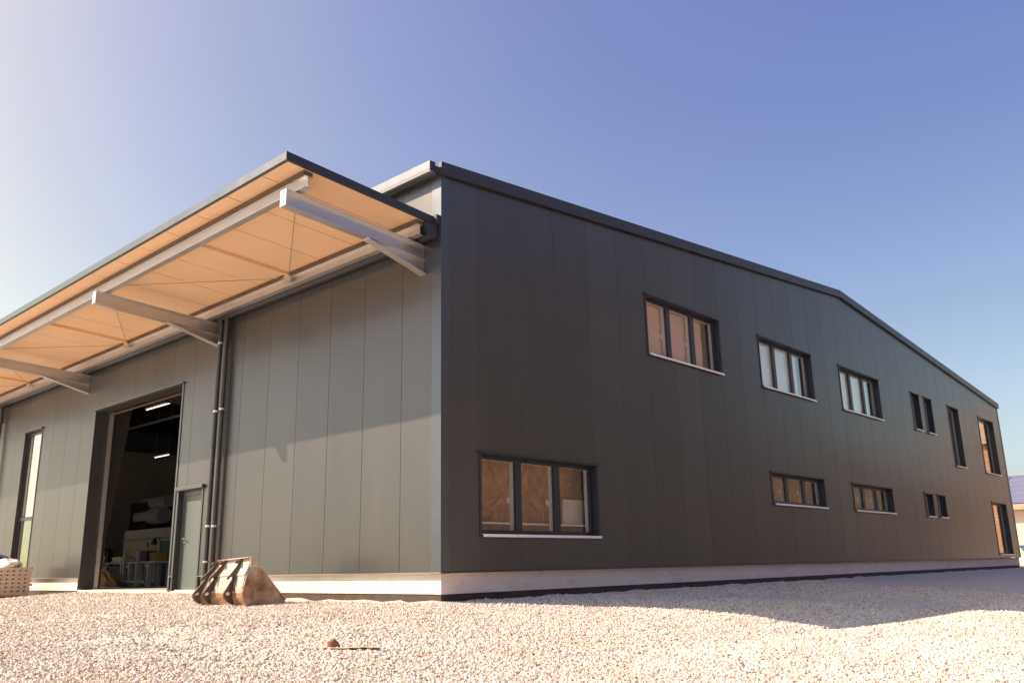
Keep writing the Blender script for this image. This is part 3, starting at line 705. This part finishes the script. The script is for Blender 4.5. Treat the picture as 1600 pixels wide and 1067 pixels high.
# canopy box gutter between soffit and wall
b = MB(); b.prism([(-.27, 5.735), (-.10, 5.735), (-.02, 5.735), (-.02, 5.56), (-.05, 5.50), (-.14, 5.49), (-.21, 5.53), (-.24, 5.62)], CXL, -.06, 'x')
b.build('canopy_gutter', 'trim', can)
part('wall_flashing', 'trim', can, [(CXL, -.012, -.09, -.008, 5.745, 5.90)])

# downpipes -----------------------------------------------------------
def downpipe(x, y, z1, z0, clamps, r=.049):
    p = MB(); p.tube([(x, -.13, z1+.10), (x, y, z1-.05), (x, y, z0)], r, 16)
    o = p.build('downpipe', 'pipe', hall, smooth=True)
    for zc in clamps:
        c = MB(); c.tube([(x, y, zc-.02), (x, y, zc+.02)], r+.007, 16); c.box(x-.01, x+.01, y, -.0005, zc-.01, zc+.01); c.box(x+r, x+r+.03, y-.012, y+.012, zc-.015, zc+.015)
        c.build('clamp', 'galv', o, smooth=True)
    return o
downpipe(-6.72, -.11, 5.45, -.05, (.55, 1.24, 3.55, 5.0)); downpipe(-6.50, -.10, 5.45, -.05, (1.23, 3.57))
downpipe(-20.15, -.11, 5.45, -.2, (1.24, 3.55))

# ------------------------------------------------------------------ things inside the gate
def workbench():
    t = empty('workbench', None, (0, 0, 0)); x0, x1, y0, y1 = -18.3, -14.9, 2.65, 3.35
    part('tabletop', 'grey', t, [(x0, x1, y0, y1, .64, .69)], bevel=.006)
    for xx in (x0+.3, x0+1.35, x0+1.9, x0+2.5, x1-.3):
        for yy in (y0+.06, y1-.06): part('leg', 'grey', t, [(xx-.05, xx+.05, yy-.05, yy+.05, .0, .639)])
    for xx in (x0+.1, x0+1.7, x0+2.55): part('post', 'grey', t, [(xx-.035, xx+.035, y0-.075, y0-.001, .0, 1.0)])
    part('foot_rail', 'grey', t, [(x0+.14, x1-.3, y0-.06, y0-.005, .10, .16)])
    for xx in (x0+1.35, x1-.7): part('end_frame', 'grey', t, [(xx-.28, xx+.28, y0+.12, y0+.17, .52, .60), (xx-.28, xx+.28, y0+.12, y0+.17, .05, .11)])
    return tag(t, 'grey steel workbench with square legs inside the open gate', 'workbench')
workbench()
def crumple(name, m, cx, cy, cz, sx, sy, sz_, seed, sub=3, rough=.5):
    bm_ = bmesh.new(); bmesh.ops.create_icosphere(bm_, subdivisions=sub, radius=1)
    for vv in bm_.verts:
        n = mnoise.noise(vv.co*1.7+Vector((seed, 0, 0)))+.5*mnoise.noise(vv.co*4+Vector((0, seed, 0)))
        vv.co *= 1+rough*n; vv.co.z = max(vv.co.z, -.35)
        vv.co = Vector((vv.co.x*sx, vv.co.y*sy, (vv.co.z+.35)*sz_))
    me = bpy.data.meshes.new(name); bm_.to_mesh(me); bm_.free(); me.materials.append(MT[m])
    return put(name, me, None, (cx, cy, cz))
tag(crumple('wrapping_sheet', 'paper', -17.5, 2.95, .69, .60, .28, .12, 3), 'crumpled pale wrapping sheet lying on the workbench', 'sheet')
tag(crumple('cardboard_heap', 'card', -16.95, 2.2, -.004, .55, .28, .34, 9), 'heap of torn tan cardboard on the floor in front of the workbench', 'cardboard')
def crate(name, m, x, y, z, w, d, h, label, cat):
    t = empty(name, None, (x, y, z)); th = .015
    part('wall', m, t, [(-w/2, w/2, -d/2, -d/2+th, .012, h)]); part('wall', m, t, [(-w/2, w/2, d/2-th, d/2, .012, h)])
    part('wall', m, t, [(-w/2, -w/2+th, -d/2+th, d/2-th, .012, h)]); part('wall', m, t, [(w/2-th, w/2, -d/2+th, d/2-th, .012, h)])
    part('base', m, t, [(-w/2, w/2, -d/2, d/2, 0, .011)]); part('rim', m, t, [(-w/2-.012, w/2+.012, -d/2-.012, -d/2-.001, h-.03, h), (-w/2-.012, w/2+.012, d/2+.001, d/2+.012, h-.03, h)])
    return tag(t, label, cat)
crate('storage_crate', 'yellow', -15.35, 3.02, .69, .42, .32, .24, 'yellow plastic crate standing on the workbench', 'crate')
crate('storage_crate', 'blue', -16.0, 3.02, .69, .55, .36, .10, 'shallow dark blue crate on the workbench, left of the yellow one', 'crate')
crate('storage_crate', 'red', -16.02, 3.02, .795, .50, .30, .20, 'dark red crate stacked on the shallow blue crate', 'crate')
# red canister left, on a low cream cupboard
def canister():
    t = empty('fuel_canister', None, (-22.6, 4.6, .62))
    part('body', 'red', t, [(-.28, .28, -.12, .12, 0, .52)], bevel=.03)
    part('handle', 'red', t, [(-.18, .12, -.03, .03, .60, .64), (-.18, -.13, -.03, .03, .521, .599), (.07, .12, -.03, .03, .521, .599)])
    part('cap', 'black', t, [(.16, .24, -.035, .035, .521, .58)]); part('sticker', 'white', t, [(-.12, .10, -.126, -.1205, .16, .36)])
    return tag(t, 'red canister with white sticker on a cupboard at the left inside the gate', 'canister')
canister()
def cupboard(x, y, w, d, h, doors, label, m='cream'):
    t = empty('cupboard', None, (x, y, 0))
    part('carcass', m, t, [(-w/2, w/2, -d/2, d/2, .05, h)], bevel=.004); part('base', 'black', t, [(-w/2+.03, w/2-.03, -d/2+.04, d/2, 0, .049)])
    for k in range(doors):
        a = -w/2+k*w/doors+.01; c = a+w/doors-.02
        dd = part('door', m, t, [(a, c, -d/2-.02, -d/2-.001, .09, h-.04)], bevel=.003)
        part('handle', 'chrome', dd, [(c-.06, c-.04, -d/2-.045, -d/2-.021, h*.5-.06, h*.5+.06)])
    return tag(t, label, 'cupboard')
cupboard(-22.6, 4.7, 1.3, .6, .62, 2, 'low cream cupboard carrying the red canister')
# long cream machine with a hood and rollers behind the bench
def machine():
    t = empty('woodworking_machine', None, (-22.0, 6.6, 0)); 
    part('body', 'cream', t, [(-2.6, 2.6, -.6, .6, .9, 1.95)], bevel=.02)
    for x in (-2.2, -.9, .6, 2.2): part('leg', 'cream', t, [(x-.16, x+.16, -.55, -.25, 0, .899)])
    part('back_leg_panel', 'cream', t, [(-2.4, 2.4, .3, .5, 0, .899)])
    part('top_rail', 'inner', t, [(-2.62, 2.62, -.64, -.601, 1.55, 1.62)]); part('badge', 'black', t, [(-.55, -.45, -.612, -.601, 1.28, 1.44)])
    for (x, z, r, m) in ((-1.2, 2.45, .30, 'grey'), (-.9, 2.95, .22, 'grey')):
        b_ = MB(); b_.tube([(x-1.0, -.2, z), (x+1.0, -.2, z)], r, 20); b_.build('extraction_drum', m, t, smooth=True)
    part('hood', 'black', t, [(-2.6, -1.2, -.45, .45, 1.951, 3.0)], bevel=.03); part('hood', 'black', t, [(-1.2, .3, .12, .45, 1.951, 2.9)], bevel=.03)
    return tag(t, 'long cream machine with grey drums behind the workbench inside the hall', 'machine')
machine()
def lamp():
    t = empty('desk_lamp', None, (-15.75, 3.24, .69))
    part('base', 'black', t, [(-.08, .08, -.06, .06, 0, .02)])
    MB().tube([(0, 0, .02), (.03, 0, .45), (-.08, 0, .70), (-.36, 0, .66)], .012, 8).build('arm', 'black', t)
    MB().tube([(-.36, 0, .68), (-.36, 0, .60), (-.38, 0, .50)], [.03, .06, .10], 14).build('shade', 'black', t, smooth=True)
    return tag(t, 'black desk lamp with bent arm on the workbench', 'lamp')
lamp()
def green_box():
    t = empty('green_tool_machine', None, (-18.3, 5.0, 0))
    part('cabinet', 'black', t, [(-.5, .5, -.4, .4, 0, 1.0)], bevel=.02); part('cover', 'green', t, [(-.45, .45, -.35, .35, 1.001, 1.38)], bevel=.05)
    part('column', 'black', t, [(.25, .5, -.15, .15, 1.381, 2.1)], bevel=.03)
    return tag(t, 'machine with green cover and black column behind the bench, near the gate edge', 'machine')
green_box()
def tube_light(x0, y, z, L, label):
    t = empty('tube_light', None, (x0, y, z))
    part('housing', 'grey', t, [(0, L, -.05, .05, .03, .09)]); 
    MB().tube([(.03, 0, .0), (L-.03, 0, .0)], .015, 8).build('tube', 'tube', t)
    for xx in (.1, L-.1): part('suspension', 'grey', t, [(xx-.004, xx+.004, -.004, .004, .091, roof_in(y)-z-.02)])
    return tag(t, label, 'lamp')
tube_light(-16.3, 2.72, 5.2, 1.6, 'lit tube light nearest the gate head')
tube_light(-23.0, 6.2, 4.65, 1.2, 'small faint tube light deeper inside the hall')
part_t = part('conduit', 'grey', hall, [(-28.8, -8, 3.70, 3.76, 5.1, 5.16)])

# beige board leaning behind the big gable window
bd = MB(); bd.hexa([(-.46, 3.36, 1.046), (-.43, 3.36, 1.046), (-.43, 3.98, 1.046), (-.46, 3.98, 1.046), (-.42, 3.36, 1.50), (-.39, 3.36, 1.50), (-.39, 3.98, 1.50), (-.42, 3.98, 1.50)])
tag(bd.build('board', 'paper', None), 'beige board leaning behind the right pane of the big ground-floor window', 'board')

# ------------------------------------------------------------------ loader bucket
def bucket():
    zg = -.205
    t = empty('loader_bucket', None, (0, 0, 0)); XR, XL = -2.95, -4.33
    back = [(-1.36, .53), (-1.40, .40), (-1.465, .27), (-1.455, .255), (-1.485, .09), (-1.475, .0), (-1.47, -.07), (-1.415, -.185)]
    # shell: thin curved sheet, split into painted upper and rusty lower parts
    def shell(pts, m, nm, th=.018):
        b_ = MB()
        for (a, c) in zip(pts[:-1], pts[1:]):
            b_.hexa([(XL, a[0], a[1]), (XR, a[0], a[1]), (XR, a[0]+th, a[1]+.004), (XL, a[0]+th, a[1]+.004), (XL, c[0], c[1]), (XR, c[0], c[1]), (XR, c[0]+th, c[1]+.004), (XL, c[0]+th, c[1]+.004)])
        return b_.build(nm, m, t)
    shell(back[0:3], 'bpaint', 'upper_back_plate'); shell(back[2:4], 'brust', 'back_ledge'); shell(back[3:6], 'bpaint', 'middle_back_plate')
    shell(back[5:8], 'brust', 'lower_back_plate')
    part('floor_plate', 'rust', t, [(XL, XR, -1.415, -.74, -.203, -.183)])
    part('cutting_edge', 'rust', t, [(XL-.01, XR+.01, -.86, -.70, -.206, -.204+.035)])
    b_ = MB(); b_.hexa([(XL, -1.42, .53), (XR, -1.42, .53), (XR, -1.28, .535), (XL, -1.28, .535), (XL, -1.40, .548), (XR, -1.40, .548), (XR, -1.28, .552), (XL, -1.28, .552)]); b_.build('top_lip', 'rust', t)
    side = [(-1.392, .55), (-1.30, .55), (-1.219, .384), (-.715, -.140), (-.722, -.186), (-1.415, -.19), (-1.488, -.06), (-1.492, .012), (-1.372, .37)]
    for x in (XR, XL-.02):
        sp = MB(); sp.prism(side, x, x+.02, 'x'); pl = sp.build('side_plate', 'rust', t)
        up = MB(); dx = .021 if x == XR else -.021
        up.prism([(-1.40, .553), (-1.295, .553), (-1.212, .386), (-1.374, .388)], x+dx, x+dx+(.014 if dx > 0 else .0199), 'x'); up.build('side_cheek', 'bpaint', pl)
        ed = MB(); ed.prism([(-1.216, .386), (-1.20, .386), (-.705, -.130), (-.722, -.135)], x+dx, x+dx+(.02 if dx > 0 else .0199), 'x'); ed.build('side_cutter', 'rust', pl)
    # hooked attachment ribs
    rib = [(-1.352, .545), (-1.44, .50), (-1.475, .515), (-1.50, .475), (-1.47, .455), (-1.43, .455), (-1.555, .285), (-1.60, .235), (-1.575, .205), (-1.545, .245), (-1.515, .255), (-1.505, .225),
           (-1.60, .05), (-1.625, .0), (-1.615, -.06), (-1.55, -.13), (-1.44, -.186), (-1.40, -.15), (-1.45, .02), (-1.45, .25), (-1.38, .40)]
    for x in (-4.36, -4.02, -3.30):
        rb = MB(); rb.prism(rib, x-.013, x+.013, 'x'); r_ = rb.build('hook_rib', 'hook', t)
        p = MB(); p.tube([(x-.05, -1.565, -.01), (x+.05, -1.565, -.01)], .028, 14); p.build('pin', 'alu', r_, smooth=True)
    for x in (-4.02, -3.30):
        p = MB(); p.hexa([(x-.10, -1.50, .03), (x+.10, -1.50, .03), (x+.10, -1.47, .03), (x-.10, -1.47, .03), (x-.07, -1.48, .24), (x+.07, -1.48, .24), (x+.07, -1.455, .24), (x-.07, -1.455, .24)]); p.build('gusset_plate', 'hook', t)
    p = MB(); p.tube([(-4.30, -1.40, .53), (-4.30, -1.40, .60)], .012, 8); p.build('locking_pin', 'red', t)
    return tag(t, 'worn rusty loader bucket with hooked ribs lying on the gravel before the wall', 'bucket')
bk_o = bucket()
def settle(o):              # the bucket has racked: its far end leans in towards the top
    for c in o.children:
        if c.type == 'MESH':
            for vv in c.data.vertices:
                fr_ = min(1.05, max(0, (-2.95-vv.co.x)/1.38)); vv.co.x += .46*fr_*min(1, max(0, (vv.co.z+.2)/.75)); vv.co.z -= .035*fr_*max(0, (vv.co.z+.2)/.75)
        settle(c)
settle(bk_o)
# seat it on the gravel
bk_o.location.z = ground_z(-3.6, -1.1)+.205-.008

# ------------------------------------------------------------------ pallet with stacked boards, left edge
PX, PY = -14.75, -1.52; pz = ground_z(PX-.5, PY+.3)-.01
def pallet():
    t = empty('pallet', None, (PX, PY, pz)); w, d = 1.6, 1.0
    for yy in (0, d/2-.05, d-.1): part('runner', 'wood', t, [(-w, 0, yy, yy+.10, 0, .022), (-w, 0, yy, yy+.10, .0225, .10)])
    for k in range(8): part('deck_board', 'wood', t, [(-w+k*.215, -w+k*.215+.095, 0, d, .1005, .122)])
    return tag(t, 'wooden pallet under the stacked boards at the left edge', 'pallet')
pallet()
def stack():
    z = pz+.1225
    for k in range(7):
        th = .066 if k else .085
        t = empty('board_layer', None, (PX, PY, z))
        for j in range(8): part('plank', 'paledeck', t, [(-1.58+j*.195, -1.58+j*.195+.185, random.uniform(-.02, .03), 1.0+random.uniform(-.05, .05), 0, th)])
        if k < 6:
            for q in range(7):
                yy = .03+q*.142; part('spacer', 'paledeck', t, [(-1.57, -.035, yy, yy+.094, th+.0005, th+.032)])
        lab = ['bottom', 'second', 'third', 'fourth', 'fifth', 'sixth', 'top'][k]
        tag(t, f'{lab} layer of weathered planks in the stack on the pallet' if k else 'bottom layer of weathered planks resting on the pallet', 'planks', 'plank layers stacked on the pallet')
        z += th+(.0325 if k < 6 else .0005)
    return z
zt = stack()
tag(crumple('plastic_sheet', 'film', PX-.62, PY+.5, zt, .62, .42, .16, 21, rough=.5), 'crumpled translucent plastic sheet on top of the plank stack', 'sheet')
tag(crumple('blue_tarpaulin', 'blue', PX-1.0, PY+.45, zt+.13, .34, .3, .16, 5, rough=.3), 'folded blue tarpaulin at the left edge on the plank stack', 'tarpaulin')

# ------------------------------------------------------------------ litter in the gravel
def litter():
    x, y = 2.55, -3.70; z = ground_z(x, y)+.012
    b_ = MB(); n = 10; P = []
    for i in range(n+1):
        for j in range(5):
            u = i/n-.5; w_ = j/4-.5
            P.append((u*.52*.74+w_*.16*.68, u*.52*.67-w_*.16*.74, 0.003*math.sin(u*9)+.004*w_+.005*mnoise.noise(Vector((u*6, w_*4, 2)))))
    b_.poly(P, [(i*5+j, (i+1)*5+j, (i+1)*5+j+1, i*5+j+1) for i in range(n) for j in range(4)])
    o = b_.build('paper_scrap', 'card', None); o.location = (x+.12, y+.10, z-.004)
    md = o.modifiers.new('thick', 'SOLIDIFY'); md.thickness = .003
    tag(o, 'flat torn strip of pale paper lying on the gravel', 'paper')
    l = MB(); P = []; n = 8
    for i in range(n+1):
        u = i/n; wd = .065*math.sin(math.pi*min(1, u*.96+.03))**.7
        for s_ in (-1, -.5, 0, .5, 1):
            P.append((s_*wd*.74, s_*wd*.67+.02*abs(s_), u*.105+.012*abs(s_)*math.sin(u*5)))
    l.poly(P, [(i*5+j, (i+1)*5+j, (i+1)*5+j+1, i*5+j+1) for i in range(n) for j in range(4)])
    lf = l.build('dry_leaf', 'leaf', None, smooth=True); lf.location = (x-.05, y-.02, z-.02); lf.rotation_euler = (R(-14), R(16), 0)
    md = lf.modifiers.new('thick', 'SOLIDIFY'); md.thickness = .002
    tag(lf, 'upright curled brown dry leaf on the gravel foreground', 'leaf')
litter()

# ------------------------------------------------------------------ neighbour beyond the far gable corner
def neighbour():
    t = empty('neighbour_building', None, (0, 0, 0)); x0, x1 = -24, 0.5; y0, y1 = 57.5, 68
    part('wall', 'nwall', t, [(x0, x1, y0, y1, -1.2, 3.30)]); part('wall_base', 'concrete', t, [(x0-.02, x1+.02, y0-.03, y0-.001, -1.2, .35)])
    ym = (y0+y1)/2; ez, rz = 3.30, 5.9
    b_ = MB(); b_.hexa([(x0-.4, y0-.6, ez), (x1+.4, y0-.6, ez), (x1+.4, ym, rz), (x0-.4, ym, rz), (x0-.4, y0-.6, ez+.16), (x1+.4, y0-.6, ez+.16), (x1+.4, ym, rz+.16), (x0-.4, ym, rz+.16)])
    b_.hexa([(x0-.4, ym, rz), (x1+.4, ym, rz), (x1+.4, y1+.6, ez), (x0-.4, y1+.6, ez), (x0-.4, ym, rz+.16), (x1+.4, ym, rz+.16), (x1+.4, y1+.6, ez+.16), (x0-.4, y1+.6, ez+.16)])
    rf_ = b_.build('roof', 'nroof', t)
    part('gutter', 'nroof', rf_, [(x0-.4, x1+.4, y0-.75, y0-.61, ez+.0, ez+.14)])
    def P(y, dz): return (ez+.16)+(rz-ez)*(y-(y0-.6))/(ym-(y0-.6))+dz
    rows = 6; ya, yb = y0-.1, ym-.35; st = (yb-ya)/rows
    me = None
    for r_ in range(rows):
        for c in range(13):
            if r_ == 0 and c in (10, 11): continue
            a, e = ya+r_*st+.02, ya+(r_+1)*st-.12; xa = -22+c*1.72; xb = xa+1.66
            p = MB(); p.hexa([(xa, a, P(a, .06)), (xb, a, P(a, .06)), (xb, e, P(e, .06)), (xa, e, P(e, .06)), (xa, a, P(a, .10)), (xb, a, P(a, .10)), (xb, e, P(e, .10)), (xa, e, P(e, .10))])
            p.build('solar_panel', 'solar', t)
        p = MB(); a, e = ya+(r_+1)*st-.11, ya+(r_+1)*st+.01; p.hexa([(-22, a, P(a, .03)), (0.3, a, P(a, .03)), (0.3, e, P(e, .03)), (-22, e, P(e, .03)), (-22, a, P(a, .09)), (0.3, a, P(a, .09)), (0.3, e, P(e, .09)), (-22, e, P(e, .09))]); p.build('mounting_rail', 'alu', t)
    for xx in (-12, -4.9): MB().tube([(xx, y0-.08, -1.2), (xx, y0-.08, 3.3)], .05, 10).build('downpipe', 'gutter', t, smooth=True)
    return tag(t, 'pale rendered neighbour building with solar panels on its roof at the right edge', 'building')
neighbour()
def brick_house():
    t = empty('brick_house', None, (0, 0, 0)); x0, x1, y0, y1, h = 9.5, 17.0, 85.0, 95.0, 11.0
    me_ = bpy.data.materials.new('orange_brick'); me_.use_nodes = True; nt = me_.node_tree
    br = nt.nodes.new('ShaderNodeTexBrick'); br.inputs['Scale'].default_value = 1.0; br.inputs['Brick Width'].default_value = .5; br.inputs['Row Height'].default_value = .16; br.inputs['Mortar Size'].default_value = .02
    br.inputs['Color1'].default_value = (.42, .19, .09, 1); br.inputs['Color2'].default_value = (.32, .14, .07, 1); br.inputs['Mortar'].default_value = (.55, .48, .40, 1)
    tc = nt.nodes.new('ShaderNodeTexCoord'); mp = nt.nodes.new('ShaderNodeMapping'); mp.inputs['Rotation'].default_value = (R(90), 0, 0)
    nt.links.new(tc.outputs['Object'], mp.inputs[0]); nt.links.new(mp.outputs[0], br.inputs['Vector']); nt.links.new(br.outputs[0], nt.nodes['Principled BSDF'].inputs['Base Color']); nt.nodes['Principled BSDF'].inputs['Roughness'].default_value = .85
    MB().box(x0, x1, y0, y1, -1.2, h).build('wall', me_, t)
    ym = (y0+y1)/2; b_ = MB(); b_.prism([(y0-.5, h+.01), (ym, h+4.5), (y1+.5, h+.01)], x0-.4, x1+.4, 'x'); b_.build('roof', 'nroof', t)
    for fx in (11.3, 15.2):
        for fz in (1.2, 4.4, 7.4):
            w = part('window', 'white', t, [(fx-.65, fx+.65, y0-.06, y0-.001, fz, fz+1.5)])
            part('pane', 'solar', w, [(fx-.55, fx+.55, y0-.075, y0-.061, fz+.1, fz+1.4)])
    return tag(t, 'tall orange brick house beyond the solar-roofed building, mirrored in the far windows', 'house')
brick_house()
def skip():
    t = empty('waste_skip', None, (-3.2, 54.0, ground_z(-3.2, 54)))
    b_ = MB(); b_.prism([(-1.0, .25), (1.0, .25), (1.5, 1.1), (-1.5, 1.1)], -.8, .8, 'y'); b_.build('tub', 'skip', t)
    for x in (-.7, .6): part('skid', 'skip', t, [(x-.06, x+.06, -.75, .75, 0, .249)])
    part('rim', 'skip', t, [(-1.54, 1.54, -.84, -.801, 1.03, 1.11), (-1.54, 1.54, .801, .84, 1.03, 1.11)])
    return tag(t, 'blue waste skip in front of the pale neighbour building', 'skip')
skip()

# ------------------------------------------------------------------ gravel stones
def gravel():
    xs = [-20+i*.4 for i in range(int(36/.4)+1)]; ys = [-11.5+i*.4 for i in range(int(24/.4)+1)]
    V = []; F = []; idx = {}; D = []
    def dens(x, y):
        v_ = Vector((x-CAM.x, y-CAM.y, 0)); d = v_.length; fw = Vector((_f.x, _f.y, 0)).normalized()
        al = v_.dot(fw)
        if al < 1.0: return 250 if d < 9 else 0
        if abs(v_.cross(fw).z)/max(al, .1) > .85: return 250 if d < 9 else 20
        pn = mnoise.noise(Vector((x*.38, y*.38, 3)))+.5*mnoise.noise(Vector((x*1.1, y*1.1, 8)))
        pk = 1 if pn < .05 else max(.22, 1-2.6*(pn-.05))
        pk *= 1-.62*min(1, track(x, y))
        return pk*min(2300, 2300*(9.5/max(d, 1))**2.3)
    for y in ys:
        for x in xs:
            idx[(x, y)] = len(V); V.append((x, y, ground_z(x, y)+.002)); D.append(dens(x, y))
    for j in range(len(ys)-1):
        for i in range(len(xs)-1):
            xa, xb, ya, yb = xs[i], xs[i+1], ys[j], ys[j+1]
            if xa < -.0 and yb > .02: continue
            F.append((idx[(xa, ya)], idx[(xb, ya)], idx[(xb, yb)], idx[(xa, yb)]))
    me = bpy.data.meshes.new('gravel'); me.from_pydata(V, [], F)
    at = me.attributes.new('density', 'FLOAT', 'POINT'); at.data.foreach_set('value', D)
    me.materials.append(MT['stone'])
    o = bpy.data.objects.new('gravel', me); COL.objects.link(o); o['kind'] = 'stuff'; o['label'] = 'pale pinkish crushed gravel covering the yard'
    ng = bpy.data.node_groups.new('gravel_scatter', 'GeometryNodeTree')
    ng.interface.new_socket('Geometry', in_out='INPUT', socket_type='NodeSocketGeometry'); ng.interface.new_socket('Geometry', in_out='OUTPUT', socket_type='NodeSocketGeometry')
    N = ng.nodes.new; L = ng.links.new
    gi = N('NodeGroupInput'); go = N('NodeGroupOutput')
    na = N('GeometryNodeInputNamedAttribute'); na.data_type = 'FLOAT'; na.inputs[0].default_value = 'density'
    dp = N('GeometryNodeDistributePointsOnFaces'); dp.distribute_method = 'RANDOM'
    L(gi.outputs[0], dp.inputs['Mesh']); L(na.outputs[0], dp.inputs['Density'])
    join = N('GeometryNodeGeometryToInstance')
    for k in range(5):
        ic = N('GeometryNodeMeshIcoSphere'); ic.inputs['Radius'].default_value = 1; ic.inputs['Subdivisions'].default_value = 2
        sp = N('GeometryNodeSetPosition'); nz = N('ShaderNodeTexNoise'); nz.inputs['Scale'].default_value = .9; nz.inputs['Detail'].default_value = 1
        pos = N('GeometryNodeInputPosition'); ad = N('ShaderNodeVectorMath'); ad.operation = 'ADD'; ad.inputs[1].default_value = (k*7.3, k*3.1, k*1.7)
        L(pos.outputs[0], ad.inputs[0]); L(ad.outputs[0], nz.inputs['Vector'])
        sb = N('ShaderNodeVectorMath'); sb.operation = 'SUBTRACT'; sb.inputs[1].default_value = (.5, .5, .5); L(nz.outputs['Color'], sb.inputs[0])
        sc = N('ShaderNodeVectorMath'); sc.operation = 'SCALE'; sc.inputs['Scale'].default_value = 2.6; L(sb.outputs[0], sc.inputs[0])
        L(ic.outputs[0], sp.inputs['Geometry']); L(sc.outputs[0], sp.inputs['Offset'])
        ss = N('GeometryNodeSetShadeSmooth'); ss.inputs['Shade Smooth'].default_value = False; L(sp.outputs[0], ss.inputs['Geometry'])
        sm = N('GeometryNodeSetMaterial'); sm.inputs['Material'].default_value = MT['stone']; L(ss.outputs[0], sm.inputs['Geometry'])
        L(sm.outputs[0], join.inputs[0])
    ip = N('GeometryNodeInstanceOnPoints'); ip.inputs['Pick Instance'].default_value = True
    L(dp.outputs['Points'], ip.inputs['Points']); L(join.outputs[0], ip.inputs['Instance'])
    rv = N('FunctionNodeRandomValue'); rv.data_type = 'FLOAT_VECTOR'; rv.inputs[0].default_value = (0, 0, 0); rv.inputs[1].default_value = (6.28, 6.28, 6.28)
    L(rv.outputs[0], ip.inputs['Rotation'])
    rs = N('FunctionNodeRandomValue'); rs.data_type = 'FLOAT'; rs.inputs[2].default_value = 0.0; rs.inputs[3].default_value = 1.0; rs.inputs['Seed'].default_value = 5
    pw = N('ShaderNodeMath'); pw.operation = 'POWER'; pw.inputs[1].default_value = 2.6; L(rs.outputs[1], pw.inputs[0])
    ma = N('ShaderNodeMath'); ma.operation = 'MULTIPLY_ADD'; ma.inputs[1].default_value = .013; ma.inputs[2].default_value = .0068; L(pw.outputs[0], ma.inputs[0])
    cv = N('ShaderNodeCombineXYZ'); m8 = N('ShaderNodeMath'); m8.operation = 'MULTIPLY'; m8.inputs[1].default_value = .75
    L(ma.outputs[0], cv.inputs[0]); L(ma.outputs[0], cv.inputs[1]); L(ma.outputs[0], m8.inputs[0]); L(m8.outputs[0], cv.inputs[2])
    L(cv.outputs[0], ip.inputs['Scale']); L(ip.outputs[0], go.inputs[0])
    md = o.modifiers.new('scatter', 'NODES'); md.node_group = ng
gravel()
